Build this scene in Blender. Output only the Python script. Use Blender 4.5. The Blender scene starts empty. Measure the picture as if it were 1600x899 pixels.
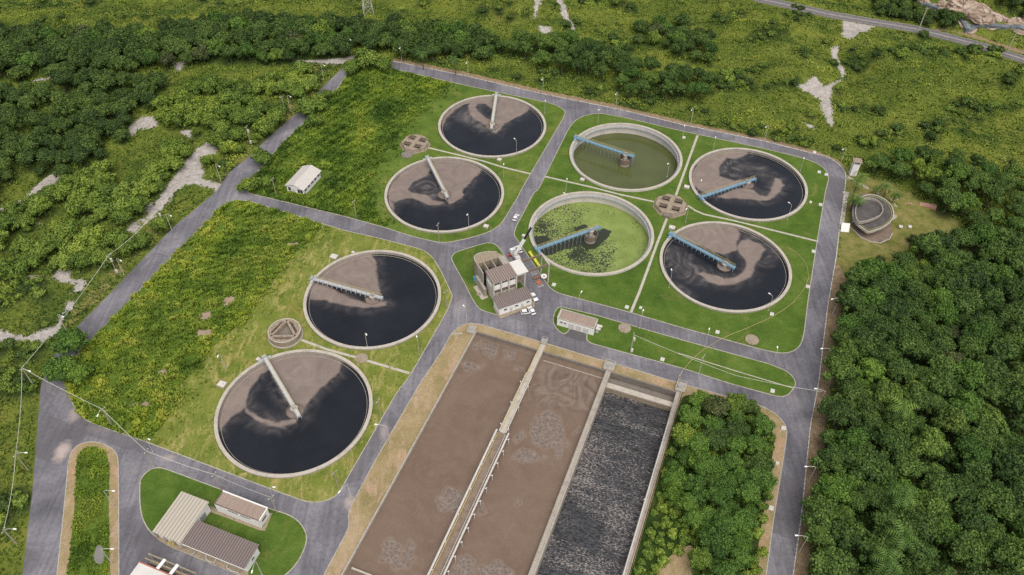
import bpy, math, random
import numpy as np
from mathutils import Matrix, Vector
from mathutils.geometry import delaunay_2d_cdt
random.seed(7); RNG = np.random.default_rng(11)
SC = bpy.context.scene
COL = SC.collection

# ------------------------------------------------------------------ camera
W, H, F = 1600, 899, 1248.327
PITCH, ROLL, CH = math.radians(45.7675), math.radians(1.00453), 214.02
fw = np.array([0, math.cos(PITCH), -math.sin(PITCH)])
r0 = np.array([1., 0, 0]); u0 = np.cross(r0, fw)
cr = math.cos(ROLL) * r0 + math.sin(ROLL) * u0
cu = -math.sin(ROLL) * r0 + math.cos(ROLL) * u0
cam = bpy.data.cameras.new('camera'); cam_o = bpy.data.objects.new('camera', cam); COL.objects.link(cam_o)
cam.sensor_width = 36; cam.lens = F / W * 36; cam.clip_start = 1; cam.clip_end = 20000
M = Matrix.Identity(4)
for i in range(3):
    M[i][0], M[i][1], M[i][2] = cr[i], cu[i], -fw[i]
M[2][3] = CH
cam_o.matrix_world = M
SC.camera = cam_o

def P(px, py, z=0.):
    """surveyed position: photo point -> place on the level plane at height z"""
    d = fw + cr * (px - W / 2) / F - cu * (py - H / 2) / F
    t = (z - CH) / d[2]
    return (d[0] * t, d[1] * t)
ZK = {'A': (0, 0, 2.963), 'B': (530, 0, 2.963), 'C': (1060, 0, 2.963), 'D': (0, 300, 2.963), 'E': (530, 300, 2.963),
      'F': (1060, 300, 2.963), 'G': (0, 599, 2.963), 'H': (530, 599, 2.963), 'I': (1060, 599, 2.963),
      'mb': (690, 370, 6.917), 'lb': (200, 730, 5.32), 'ft': (1270, 230, 5.29), 'bs': (690, 490, 4.0),
      't1': (590, 140, 5.62), 't3': (810, 180, 5.62), 't7': (390, 380, 4.994), 't8': (320, 530, 3.91),
      't4': (1000, 220, 5.618), 't6': (1000, 340, 5.618), 't2': (590, 235, 6.42), 't5': (810, 290, 5.99),
      'sh': (420, 240, 8.993), 'ln': (600, 640, 3.47), 'rv': (1340, 0, 6.154), 'wl': (0, 340, 4.493), 'gn': (760, 380, 11.23),
      'jn': (0, 520, 4.496), 'p': (0, 0, 1.0)}
def px(k, pts):
    x0, y0, s = ZK[k]
    return [(x0 + x / s, y0 + y / s) for x, y in pts]
def pz(k, pts, z=0.):
    return [P(x, y, z) for x, y in px(k, pts)]
def p1(k, x, y, z=0.):
    return pz(k, [(x, y)], z)[0]

# ------------------------------------------------------------------ maths
def waves(seed, n=14):
    g = np.random.default_rng(seed)
    a = g.uniform(0, 2 * math.pi, n); k = g.uniform(.6, 1.6, n); ph = g.uniform(0, 6.28, n)
    return np.cos(a) * k, np.sin(a) * k, ph
def fbm(x, y, seed, size, octs=3):
    """smooth noise, roughly -1..1, feature size in metres"""
    x = np.asarray(x, float); y = np.asarray(y, float)
    out = np.zeros_like(x); amp = 1.; tot = 0.
    for o in range(octs):
        kx, ky, ph = waves(seed * 31 + o)
        s = 2 * math.pi / size * (2.1 ** o)
        v = np.zeros_like(x)
        for a, b, c in zip(kx, ky, ph):
            v = v + np.sin(s * (a * x + b * y) + c)
        out += amp * v / math.sqrt(len(kx) / 2) * .6; tot += amp; amp *= .55
    return np.clip(out / tot * 1.5, -1.6, 1.6)
def sd_poly(x, y, poly):
    """signed distance, negative inside"""
    x = np.asarray(x, float); y = np.asarray(y, float)
    d = np.full(x.shape, 1e9); ins = np.zeros(x.shape, bool)
    n = len(poly)
    for i in range(n):
        ax, ay = poly[i]; bx, by = poly[(i + 1) % n]
        ex, ey = bx - ax, by - ay; L = ex * ex + ey * ey + 1e-12
        t = np.clip(((x - ax) * ex + (y - ay) * ey) / L, 0, 1)
        d = np.minimum(d, (x - ax - t * ex) ** 2 + (y - ay - t * ey) ** 2)
        c = (ay > y) != (by > y)
        xi = ax + (y - ay) * ex / (ey if abs(ey) > 1e-12 else 1e-12)
        ins ^= c & (x < xi)
    d = np.sqrt(d)
    return np.where(ins, -d, d)
def sd_line(x, y, pts):
    d = np.full(np.shape(x), 1e9)
    for (ax, ay), (bx, by) in zip(pts[:-1], pts[1:]):
        ex, ey = bx - ax, by - ay; L = ex * ex + ey * ey + 1e-12
        t = np.clip(((x - ax) * ex + (y - ay) * ey) / L, 0, 1)
        d = np.minimum(d, np.hypot(x - ax - t * ex, y - ay - t * ey))
    return d
def sstep(a, b, v):
    t = np.clip((v - a) / (b - a), 0, 1)
    return t * t * (3 - 2 * t)
def rounded(poly, cut=2.0, it=3):
    for _ in range(it):
        out = []
        n = len(poly)
        for i in range(n):
            a = np.array(poly[i]); b = np.array(poly[(i + 1) % n]); L = np.linalg.norm(b - a)
            if L < 1e-6: continue
            c = min(.25 * L, cut) / L
            out.append(tuple(a + (b - a) * c)); out.append(tuple(b - (b - a) * c))
        poly = out; cut *= .5
    return poly

# ------------------------------------------------------------------ mesh helpers
class MB:
    def __init__(s): s.v = []; s.f = []
    def add(s, v, f):
        o = len(s.v); s.v += [tuple(p) for p in v]; s.f += [tuple(i + o for i in q) for q in f]; return s
    def box(s, c, d, rz=0, taper=1.0):
        ca, sa = math.cos(rz), math.sin(rz); v = []
        for k in (-1, 1):
            tp = taper if k == 1 else 1
            for i, j in ((-1, -1), (1, -1), (1, 1), (-1, 1)):
                x, y = i * d[0] / 2 * tp, j * d[1] / 2 * tp
                v.append((c[0] + x * ca - y * sa, c[1] + x * sa + y * ca, c[2] + k * d[2] / 2))
        return s.add(v, [(3, 2, 1, 0), (4, 5, 6, 7), (0, 1, 5, 4), (1, 2, 6, 5), (2, 3, 7, 6), (3, 0, 4, 7)])
    def tube(s, a, b, ra, rb=None, n=6):
        rb = ra if rb is None else rb
        a = Vector(a); b = Vector(b); d = (b - a).normalized()
        t = d.orthogonal().normalized(); w = d.cross(t)
        v = [a + (t * math.cos(6.2832 * i / n) + w * math.sin(6.2832 * i / n)) * ra for i in range(n)]
        v += [b + (t * math.cos(6.2832 * i / n) + w * math.sin(6.2832 * i / n)) * rb for i in range(n)]
        f = [(i, (i + 1) % n, n + (i + 1) % n, n + i) for i in range(n)]
        f += [tuple(reversed(range(n))), tuple(range(n, 2 * n))]
        return s.add(v, f)
    def path(s, pts, r, n=5):
        for a, b in zip(pts[:-1], pts[1:]): s.tube(a, b, r, n=n)
        return s
    def beam(s, a, b, w, h):
        """square bar between two points"""
        a = Vector(a); b = Vector(b); d = (b - a).normalized()
        side = d.cross(Vector((0, 0, 1)))
        side = Vector((1, 0, 0)) if side.length < 1e-4 else side.normalized()
        up = side.cross(d); v = []
        for q in (a, b):
            for i, j in ((-1, -1), (1, -1), (1, 1), (-1, 1)): v.append(q + side * i * w / 2 + up * j * h / 2)
        return s.add(v, [(3, 2, 1, 0), (4, 5, 6, 7), (0, 1, 5, 4), (1, 2, 6, 5), (2, 3, 7, 6), (3, 0, 4, 7)])
    def ring(s, r0, r1, z0, z1, n=96, c=(0, 0), a0=0, a1=2 * math.pi):
        full = abs(a1 - a0 - 2 * math.pi) < 1e-6
        m = n if full else n + 1; v = []
        for i in range(m):
            a = a0 + (a1 - a0) * i / n; ca, sa = math.cos(a), math.sin(a)
            for r, z in ((r0, z0), (r1, z0), (r1, z1), (r0, z1)): v.append((c[0] + r * ca, c[1] + r * sa, z))
        f = []
        for i in range(n):
            j = (i + 1) % m
            for k in range(4):
                l = (k + 1) % 4; f.append((4 * i + k, 4 * i + l, 4 * j + l, 4 * j + k))
        if not full: f += [(3, 2, 1, 0), tuple(4 * n + k for k in range(4))]
        return s.add(v, f)
    def disc(s, r, z, n=48, c=(0, 0)):
        return s.add([(c[0] + r * math.cos(6.28318 * i / n), c[1] + r * math.sin(6.28318 * i / n), z) for i in range(n)], [tuple(range(n))])
    def cyl(s, c, r, z0, z1, n=24, r1=None):
        return s.tube((c[0], c[1], z0), (c[0], c[1], z1), r, r1, n)
    def prism(s, poly, z0, z1):
        n = len(poly); zs = z1 if hasattr(z1, '__len__') else [z1] * n
        ar = sum(poly[i][0] * poly[(i + 1) % n][1] - poly[(i + 1) % n][0] * poly[i][1] for i in range(n))
        if ar < 0: poly = poly[::-1]; zs = list(zs)[::-1]
        v = [(x, y, z0) for x, y in poly] + [(p[0], p[1], z) for p, z in zip(poly, zs)]
        f = [tuple(reversed(range(n))), tuple(range(n, 2 * n))] + [(i, (i + 1) % n, n + (i + 1) % n, n + i) for i in range(n)]
        return s.add(v, f)
    def build(s, name, mat, parent=None, smooth=False):
        me = bpy.data.meshes.new(name); me.from_pydata(s.v, [], s.f)
        me.materials.append(mat)
        if smooth: me.polygons.foreach_set('use_smooth', [True] * len(me.polygons))
        me.update()
        return link(name, me, parent)
def link(name, me, parent=None):
    o = bpy.data.objects.new(name, me); COL.objects.link(o)
    if parent is not None: o.parent = parent
    return o
def tag(o, label, cat, group=None, kind=None):
    o['label'] = label; o['category'] = cat
    if group: o['group'] = group
    if kind: o['kind'] = kind
    return o
def thing(name, label, cat, loc=(0, 0, 0), rz=0., group=None):
    o = bpy.data.objects.new(name, None); o.empty_display_size = .3; COL.objects.link(o)
    o.location = loc; o.rotation_euler = (0, 0, rz)
    return tag(o, label, cat, group)
def structure(o):
    o['kind'] = 'structure'; return o
def copy_tree(o, parent=None):
    c = o.copy(); COL.objects.link(c); c.parent = parent
    for ch in o.children: copy_tree(ch, c)
    return c
def set_attr(me, name, vals, kind='FLOAT', dom='POINT'):
    a = me.attributes.new(name, kind, dom)
    vals = np.asarray(vals, np.float32)
    a.data.foreach_set('color' if kind == 'FLOAT_COLOR' else 'value', vals.ravel())

def np_mesh(name, v, f, mat, tint=None):
    """v (n,3), f (m,k) arrays"""
    me = bpy.data.meshes.new(name)
    n, m, k = len(v), len(f), f.shape[1]
    me.vertices.add(n); me.vertices.foreach_set('co', np.asarray(v, np.float32).ravel())
    me.loops.add(m * k); me.loops.foreach_set('vertex_index', np.asarray(f, np.int32).ravel())
    me.polygons.add(m); me.polygons.foreach_set('loop_start', np.arange(0, m * k, k, dtype=np.int32))
    me.update(calc_edges=True)
    if tint is not None: set_attr(me, 'tint', tint)
    me.materials.append(mat)
    return me

def sheet(name, outer, holes, z, mat, grid=None):
    """flat ground sheet with holes"""
    vs = []; faces = []
    for loop in [outer] + holes:
        o = len(vs); vs += [Vector(p) for p in loop]; faces.append(list(range(o, o + len(loop))))
    r = delaunay_2d_cdt(vs, [], faces, 2, 1e-4)
    me = bpy.data.meshes.new(name)
    me.from_pydata([(p.x, p.y, z) for p in r[0]], [], [f for f in r[2]])
    me.materials.append(mat); me.update()
    if len(me.polygons) and me.polygons[0].normal.z < 0: me.flip_normals()
    return structure(link(name, me))
def strip(name, pts, w, z0, z1, mat, closed=False, inset=0., mk=True):
    """a band of width w following pts, from z0 to z1 (kerbs, paths)"""
    pts = [np.array(p, float) for p in pts]; n = len(pts); v = []; f = []
    for i in range(n):
        a = pts[i - 1] if (i > 0 or closed) else pts[i]
        b = pts[(i + 1) % n] if (i < n - 1 or closed) else pts[i]
        d = b - a; d = d / (np.linalg.norm(d) + 1e-9); nr = np.array([-d[1], d[0]])
        q0 = pts[i] + nr * (inset - w / 2); q1 = pts[i] + nr * (inset + w / 2)
        v += [(q0[0], q0[1], z0), (q1[0], q1[1], z0), (q1[0], q1[1], z1), (q0[0], q0[1], z1)]
    for i in range(n if closed else n - 1):
        j = (i + 1) % n
        f += [(4 * i + 1, 4 * i + 2, 4 * j + 2, 4 * j + 1), (4 * i + 2, 4 * i + 3, 4 * j + 3, 4 * j + 2), (4 * i + 3, 4 * i, 4 * j, 4 * j + 3)]
    if not mk: return v, f
    me = bpy.data.meshes.new(name); me.from_pydata(v, [], f); me.materials.append(mat); me.update()
    return link(name, me)

# ------------------------------------------------------------------ materials
class NT:
    def __init__(s, name):
        s.m = bpy.data.materials.new(name); s.m.use_nodes = True
        s.n = s.m.node_tree.nodes; s.l = s.m.node_tree.links
        s.b = s.n['Principled BSDF']
    def node(s, t, **k):
        x = s.n.new(t)
        for a, b in k.items(): setattr(x, a, b)
        return x
    def put(s, x, sock, v):
        if hasattr(v, 'links') or isinstance(v, bpy.types.NodeSocket): s.l.new(v, x.inputs[sock])
        else: x.inputs[sock].default_value = v
    def pos(s): return s.node('ShaderNodeNewGeometry').outputs['Position']
    def obj(s): return s.node('ShaderNodeTexCoord').outputs['Object']
    def attr(s, name, out='Fac'):
        return s.node('ShaderNodeAttribute', attribute_name=name).outputs[out]
    def mapping(s, vec, scale=(1, 1, 1), rot=(0, 0, 0), loc=(0, 0, 0)):
        m = s.node('ShaderNodeMapping'); s.l.new(vec, m.inputs[0])
        m.inputs['Scale'].default_value = scale; m.inputs['Rotation'].default_value = rot; m.inputs['Location'].default_value = loc
        return m.outputs[0]
    def noise(s, vec, scale, detail=4, rough=.6, dist=0.):
        t = s.node('ShaderNodeTexNoise'); s.l.new(vec, t.inputs['Vector'])
        t.inputs['Scale'].default_value = scale; t.inputs['Detail'].default_value = detail
        t.inputs['Roughness'].default_value = rough; t.inputs['Distortion'].default_value = dist
        return t.outputs['Fac']
    def voro(s, vec, scale, feature='F1', out='Distance', rnd=1.):
        t = s.node('ShaderNodeTexVoronoi', feature=feature); s.l.new(vec, t.inputs['Vector'])
        t.inputs['Scale'].default_value = scale; t.inputs['Randomness'].default_value = rnd
        return t.outputs[out]
    def ramp(s, fac, stops, mode='LINEAR'):
        r = s.node('ShaderNodeValToRGB'); r.color_ramp.interpolation = mode
        e = r.color_ramp.elements
        while len(e) < len(stops): e.new(.5)
        for el, (p, c) in zip(e, stops):
            el.position = p
            el.color = (c, c, c, 1) if not hasattr(c, '__len__') else (*c[:3], 1)
        s.l.new(fac, r.inputs[0]); return r.outputs[0]
    def mix(s, f, a, b, mode='MIX'):
        x = s.node('ShaderNodeMix', data_type='RGBA', blend_type=mode)
        for k, v in ((0, f), (6, a), (7, b)):
            if isinstance(v, bpy.types.NodeSocket): s.l.new(v, x.inputs[k])
            elif k == 0: x.inputs[k].default_value = v
            else: x.inputs[k].default_value = (*v[:3], 1)
        return x.outputs[2]
    def math(s, op, a, b=0., clamp=False):
        x = s.node('ShaderNodeMath', operation=op, use_clamp=clamp)
        for k, v in ((0, a), (1, b)):
            if isinstance(v, bpy.types.NodeSocket): s.l.new(v, x.inputs[k])
            else: x.inputs[k].default_value = v
        return x.outputs[0]
    def bump(s, h, strength=.5, dist=.1):
        b = s.node('ShaderNodeBump'); b.inputs['Strength'].default_value = strength; b.inputs['Distance'].default_value = dist
        s.l.new(h, b.inputs['Height']); s.l.new(b.outputs[0], s.b.inputs['Normal']); return b
    def out(s, color, rough=.9, spec=.2):
        for k, v in (('Base Color', color), ('Roughness', rough)):
            if isinstance(v, bpy.types.NodeSocket): s.l.new(v, s.b.inputs[k])
            elif k == 'Base Color': s.b.inputs[k].default_value = (*v[:3], 1)
            else: s.b.inputs[k].default_value = v
        s.b.inputs['Specular IOR Level'].default_value = spec
        return s.m

def weathered(name, col, dark=.6, light=1.15, scale=.6, rough=.85, spec=.25, fine=6, metal=0):
    t = NT(name); v = t.obj()
    n1 = t.noise(v, scale, 5, .65); n2 = t.noise(v, fine, 3, .6)
    f = t.math('ADD', t.math('MULTIPLY', n1, .65), t.math('MULTIPLY', n2, .35))
    c = t.ramp(f, [(.3, [x * dark for x in col]), (.5, col), (.72, [min(1, x * light) for x in col])])
    t.b.inputs['Metallic'].default_value = metal
    return t.out(c, rough, spec)
def corrugated(name, c1, c2, axis=0, pitch=1.0, stain=.5):
    t = NT(name); v = t.obj()
    sx = t.node('ShaderNodeSeparateXYZ'); t.l.new(v, sx.inputs[0])
    w = t.math('SINE', t.math('MULTIPLY', sx.outputs[axis], 2 * math.pi / pitch))
    w = t.math('ADD', t.math('MULTIPLY', w, .5), .5)
    stretch = (.15, 2, 1) if axis == 1 else (2, .15, 1)
    n = t.noise(t.mapping(v, stretch), 1.2, 4, .7)
    c = t.mix(w, c2, c1)
    c = t.mix(t.math('MULTIPLY', t.ramp(n, [(.4, 0.), (.7, 1.)]), stain), c, [x * .55 for x in c1])
    t.bump(w, .6, .12)
    return t.out(c, .8, .2)

M_ = {}
M_['concrete'] = weathered('concrete', (.30, .27, .23))
M_['concrete_pale'] = weathered('concrete_pale', (.37, .335, .285), .6)
M_['concrete_dark'] = weathered('concrete_dark', (.16, .14, .12), .6)
M_['concrete_old'] = weathered('concrete_old', (.24, .195, .14), .45, 1.35, 1.1)
M_['concrete_brown'] = weathered('concrete_brown', (.25, .20, .155), .45, 1.45, 1.1)
M_['concrete_wall'] = weathered('concrete_wall', (.50, .46, .42), .75, 1.1, .25)
M_['kerb'] = weathered('kerb', (.31, .285, .245), .5, 1.3, .8)
M_['plaster'] = weathered('plaster', (.47, .43, .375), .7, 1.1, .5)
M_['white'] = weathered('white_paint', (.66, .65, .63), .8, 1.05, .4)
M_['white_metal'] = weathered('white_metal', (.46, .44, .41), .8, 1.1)
M_['grey_metal'] = weathered('grey_metal', (.25, .25, .25), .8, 1.1, rough=.5)
M_['dark'] = weathered('dark_void', (.018, .018, .018), .8)
M_['glass'] = weathered('window_glass', (.03, .035, .04), .8, rough=.15, spec=.5)
M_['blue'] = weathered('blue_steel', (.165, .275, .355), .75, 1.2, 1.)
M_['blue_pale'] = weathered('pale_blue_steel', (.33, .355, .37), .7, 1.15, .7)
M_['yellow_rail'] = weathered('yellow_rail', (.50, .40, .14), .7)
M_['yellow'] = weathered('yellow_paint', (.52, .48, .06), .8)
M_['orange'] = weathered('orange_paint', (.33, .12, .06), .7)
M_['red'] = weathered('red_paint', (.35, .04, .03), .7)
M_['wood'] = weathered('weathered_wood', (.30, .26, .20), .7)
M_['bark'] = weathered('bark', (.10, .075, .05), .6)
M_['tyre'] = weathered('tyre', (.02, .02, .02))
M_['car_white'] = weathered('car_white', (.60, .60, .60), .92, 1.03, .5, rough=.3, spec=.5)
M_['lamp_glass'] = weathered('lamp_glass', (.75, .75, .72), .9, rough=.3)
M_['rust'] = weathered('rust', (.155, .115, .09), .5, 1.3, 1.2)
M_['brick'] = weathered('brick_paving', (.36, .20, .16), .6, 1.2, 1.5)
M_['roof_brown'] = corrugated('fibre_cement_brown', (.27, .215, .19), (.13, .10, .09), 0, .9)
M_['roof_dark'] = corrugated('fibre_cement_dark', (.20, .16, .15), (.10, .08, .075), 0, .8)
M_['roof_light'] = corrugated('trapezoid_sheet_light', (.42, .385, .32), (.28, .25, .21), 0, 1.05, .25)
M_['roof_flat'] = corrugated('flat_roof_sheet', (.30, .23, .19), (.25, .19, .16), 0, .6, .5)
M_['roof_grey'] = corrugated('grey_roof_sheet', (.47, .44, .41), (.43, .40, .37), 1, .9, .2)
M_['roof_white'] = weathered('white_roof', (.52, .50, .47), .85, 1.05, .3)
M_['hose'] = weathered('hose', (.36, .30, .15), .9)
M_['wire'] = weathered('cable', (.40, .39, .34), .9)

def asphalt():
    t = NT('asphalt'); v = t.pos()
    n1 = t.noise(v, .05, 4, .6, .6); n2 = t.noise(v, .9, 4, .7)
    n3 = t.noise(t.mapping(v, (.7, .035, 1), (0, 0, math.radians(20))), 1, 4, .65)
    c = t.ramp(n1, [(.3, (.084, .081, .093)), (.5, (.131, .126, .141)), (.68, (.188, .180, .194))])
    c = t.mix(.55, c, t.ramp(n2, [(.25, (.45, .45, .45)), (.5, (1, 1, 1)), (.8, (1.35, 1.33, 1.3))]), 'MULTIPLY')
    c = t.mix(.6, c, t.ramp(n3, [(.3, (.6, .6, .61)), (.5, (1, 1, 1)), (.7, (1.3, 1.3, 1.3))]), 'MULTIPLY')
    pt = t.node('ShaderNodeTexVoronoi'); pt.inputs['Scale'].default_value = .055; t.l.new(t.mapping(v, (1, 1, 1), (0, 0, .35)), pt.inputs['Vector']); pt.distance = 'CHEBYCHEV'
    sp_ = t.node('ShaderNodeSeparateColor'); t.l.new(pt.outputs['Color'], sp_.inputs[0])
    c = t.mix(t.ramp(sp_.outputs[0], [(.80, 0.), (.82, .45)]), c, (.085, .078, .082))
    cr_ = t.voro(t.mapping(v, (1, 1, 1)), .16, 'DISTANCE_TO_EDGE')
    crk = t.math('MULTIPLY', t.ramp(cr_, [(0., 1.), (.012, 0.)]), t.ramp(t.noise(v, .04, 2), [(.45, 0.), (.6, .6)]))
    c = t.mix(crk, c, (.06, .055, .055))
    # dried mud and lime spilled on the carriageway
    for (x, y), R, s in SPILLS:
        d = t.node('ShaderNodeVectorMath', operation='DISTANCE')
        mp = t.mapping(v, (1, 1, 1), (0, 0, 0), (-x, -y, 0)); mp = t.mapping(mp, (1 / R[0], 1 / R[1], 0), (0, 0, 0))
        t.l.new(mp, d.inputs[0]); d.inputs[1].default_value = (0, 0, 0)
        dd = t.math('ADD', d.outputs['Value'], t.math('MULTIPLY', t.math('SUBTRACT', t.noise(v, .5, 5, .7), .5), 1.1))
        c = t.mix(t.math('MULTIPLY', t.ramp(dd, [(.3, 1.), (1., 0.)]), s), c, (.38, .31, .28))
    t.bump(n2, .25, .03)
    return t.out(c, .82, .25)
SPILLS = [(P(97, 706), (3.0, 5.0), .85), (P(262, 716), (3, 1.6), .45), (P(160, 668), (6, 3), .15), (P(547, 785), (2.2, 3.5), .6),
          (P(720, 478), (4, 6), .2), (P(600, 676), (2, 4), .4), (P(945, 562), (3, 3), .12), (P(118, 645), (2.5, 5), .45), (P(1239, 625), (3, 3), .12)]

def lawn(name, a, b, c, straw=None, scale=.12):
    t = NT(name); v = t.pos()
    n1 = t.noise(v, scale, 5, .65, .4); n2 = t.noise(v, 1.6, 5, .75); n3 = t.noise(v, .035, 3, .5)
    f = t.math('ADD', t.math('MULTIPLY', n1, .5), t.math('ADD', t.math('MULTIPLY', n2, .3), t.math('MULTIPLY', n3, .2)))
    col = t.ramp(f, [(.36, a), (.5, b), (.64, c)])
    if straw:
        n4 = t.noise(t.mapping(v, (.9, .28, 1), (0, 0, math.radians(35))), .35, 5, .75, 1.2)
        col = t.mix(t.ramp(n4, [(.5, 0.), (.68, .85)]), col, straw)
    wn = t.noise(v, .09, 6, .72, .8)
    col = t.mix(t.ramp(wn, [(.54, 0.), (.70, .55)]), col, [c[0] * 1.25 + .03, c[1] * .95 + .01, c[2] * 1.1 + .01])
    col = t.mix(t.ramp(t.noise(v, .22, 6, .75), [(.28, .5), (.44, 0.)]), col, [a[0] * .8, a[1] * .75, a[2]])
    t.bump(n2, .7, .25)
    return t.out(col, .95, .1)
M_['lawn_green'] = lawn('lawn_green', (.036, .074, .011), (.066, .112, .017), (.108, .152, .032))
M_['lawn_fresh'] = lawn('lawn_fresh', (.040, .078, .012), (.078, .122, .019), (.130, .165, .036))
M_['lawn_straw'] = lawn('lawn_straw', (.066, .098, .015), (.128, .155, .028), (.195, .195, .052), (.34, .28, .115))
M_['lawn_dry'] = lawn('lawn_dry', (.16, .14, .055), (.245, .19, .098), (.33, .255, .155), (.36, .26, .19))
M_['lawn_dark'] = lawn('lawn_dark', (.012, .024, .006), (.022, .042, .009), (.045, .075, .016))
M_['rough_base'] = lawn('rough_base', (.035, .065, .010), (.070, .115, .016), (.120, .160, .026))

def veg(name, dark, light, young, hue=.0, wide=True):
    """foliage: colour varies leaf by leaf (tint) and plant by plant (object random)"""
    t = NT(name)
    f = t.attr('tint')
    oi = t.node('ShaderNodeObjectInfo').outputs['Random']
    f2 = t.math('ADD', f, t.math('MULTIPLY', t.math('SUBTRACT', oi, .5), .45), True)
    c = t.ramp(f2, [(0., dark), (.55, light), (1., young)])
    if wide:
        n = t.noise(t.pos(), .045, 3, .6)
        c = t.mix(.7, c, t.ramp(n, [(.3, (.60, .66, .7)), (.5, (1, 1, 1)), (.7, (1.5, 1.34, 1.0))]), 'MULTIPLY')
    t.b.inputs['Sheen Weight'].default_value = 0
    return t.out(c, .75, .18)
M_['leaf_forest'] = veg('leaf_forest', (.021, .040, .012), (.053, .098, .020), (.105, .165, .034))
M_['leaf_block'] = veg('leaf_block', (.024, .052, .012), (.058, .118, .019), (.110, .185, .032))
M_['leaf_scrub'] = veg('leaf_scrub', (.034, .066, .013), (.108, .165, .024), (.200, .260, .046))
M_['leaf_hedge'] = veg('leaf_hedge', (.023, .043, .012), (.052, .090, .019), (.098, .148, .032))
M_['leaf_olive'] = veg('leaf_olive', (.022, .032, .011), (.052, .070, .024), (.105, .125, .048))
M_['leaf_palm'] = veg('leaf_palm', (.020, .045, .010), (.065, .120, .022), (.13, .19, .045))
M_['grass_rough'] = veg('grass_rough', (.042, .088, .011), (.135, .200, .022), (.240, .270, .040))
M_['grass_hill'] = veg('grass_hill', (.044, .082, .014), (.128, .178, .024), (.195, .230, .042))

def terrain_mat():
    t = NT('terrain'); v = t.pos()
    n1 = t.noise(v, .05, 6, .65, .5); n2 = t.noise(v, .6, 5, .75); n3 = t.noise(v, .015, 3, .5)
    f = t.math('ADD', t.math('MULTIPLY', n1, .45), t.math('ADD', t.math('MULTIPLY', n2, .3), t.math('MULTIPLY', n3, .25)))
    g = t.ramp(f, [(.36, (.030, .052, .010)), (.46, (.072, .098, .017)), (.55, (.125, .142, .024)), (.66, (.175, .170, .042))])
    at = t.node('ShaderNodeSeparateColor'); t.l.new(t.attr('zone', 'Color'), at.inputs[0])
    wob = t.math('MULTIPLY', t.math('SUBTRACT', t.noise(v, .35, 6, .78), .5), 1.9)
    def zone(ch):
        return t.ramp(t.math('ADD', at.outputs[ch], t.math('MULTIPLY', wob, t.ramp(at.outputs[ch], [(0., 0.), (.15, 1.), (.85, 1.), (1., 0.)]))), [(.38, 0.), (.62, 1.)])
    dry = t.ramp(t.noise(v, .25, 5, .7), [(.35, (.090, .105, .024)), (.5, (.150, .145, .042)), (.68, (.215, .175, .075))])
    g = t.mix(zone(1), g, dry)
    dirt = t.ramp(t.noise(v, .6, 6, .8), [(.3, (.09, .095, .028)), (.45, (.19, .135, .08)), (.65, (.28, .20, .135))])
    g = t.mix(zone(2), g, dirt)
    sand = t.ramp(t.noise(v, .5, 6, .8), [(.32, (.19, .165, .125)), (.45, (.29, .262, .238)), (.6, (.37, .345, .325)), (.72, (.44, .415, .40))])
    g = t.mix(zone(0), g, sand)
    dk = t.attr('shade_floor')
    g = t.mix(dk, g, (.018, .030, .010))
    t.bump(n2, .8, .4)
    return t.out(g, .95, .1)
M_['terrain'] = terrain_mat()

def dark_water():
    t = NT('dark_water'); v = t.pos()
    f = t.attr('foam'); fl = t.attr('film')
    n = t.noise(v, .45, 5, .7, 1.5); n2 = t.noise(v, 2.2, 4, .7)
    m = t.math('ADD', f, t.math('MULTIPLY', t.math('SUBTRACT', n, .5), .10))
    m = t.ramp(m, [(.15, 0.), (.78, 1.)], 'EASE')
    sw = t.noise(v, .10, 4, .55, 2.5)
    scum = t.ramp(t.math('ADD', t.math('MULTIPLY', sw, .6), t.math('ADD', t.math('MULTIPLY', n, .22), t.math('MULTIPLY', n2, .18))), [(.3, (.130, .100, .088)), (.5, (.172, .136, .118)), (.7, (.218, .176, .148))])
    scum = t.mix(t.ramp(t.voro(v, .33), [(.0, .8), (.035, 0.)]), scum, (.06, .045, .04))
    wat = t.ramp(t.noise(v, .07, 3, .6, .5), [(.3, (.0088, .0098, .0135)), (.7, (.0145, .0158, .0205))])
    st = t.noise(v, .11, 4, .55, 2.6)
    wat = t.mix(t.math('MULTIPLY', fl, t.ramp(st, [(.32, .05), (.5, .30), (.68, .80)])), wat, (.135, .118, .110))
    c = t.mix(m, wat, scum)
    w1 = t.noise(v, 1.1, 3, .6)
    t.bump(w1, .10, .08)
    return t.out(c, t.ramp(m, [(0., .10), (1., .7)]), .35)
M_['dark_water'] = dark_water()
def green_water():
    t = NT('green_water'); v = t.pos()
    c = t.ramp(t.noise(v, .08, 3, .5), [(.3, (.062, .072, .024)), (.7, (.080, .090, .032))])
    t.bump(t.noise(v, 2., 2), .03, .05)
    return t.out(c, .06, .5)
M_['green_water'] = green_water()
def duckweed():
    t = NT('duckweed_water'); v = t.pos()
    f = t.attr('foam')
    n = t.noise(v, 1.8, 3, .6, .2); n2 = t.noise(v, .12, 3, .6); n3 = t.noise(v, 3.5, 4, .7)
    m = t.math('ADD', t.math('ADD', f, t.math('MULTIPLY', t.math('SUBTRACT', n, .5), 1.5)), t.math('MULTIPLY', t.math('SUBTRACT', n3, .5), .25))
    m = t.ramp(m, [(.46, 0.), (.53, 1.)])
    g = t.ramp(t.math('ADD', t.math('MULTIPLY', n2, .6), t.math('MULTIPLY', n3, .4)), [(.3, (.105, .150, .030)), (.5, (.165, .215, .052)), (.7, (.235, .280, .092))])
    c = t.mix(m, (.030, .036, .022), g)
    return t.out(c, t.ramp(m, [(0., .08), (1., .8)]), .35)
M_['duckweed'] = duckweed()
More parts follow.
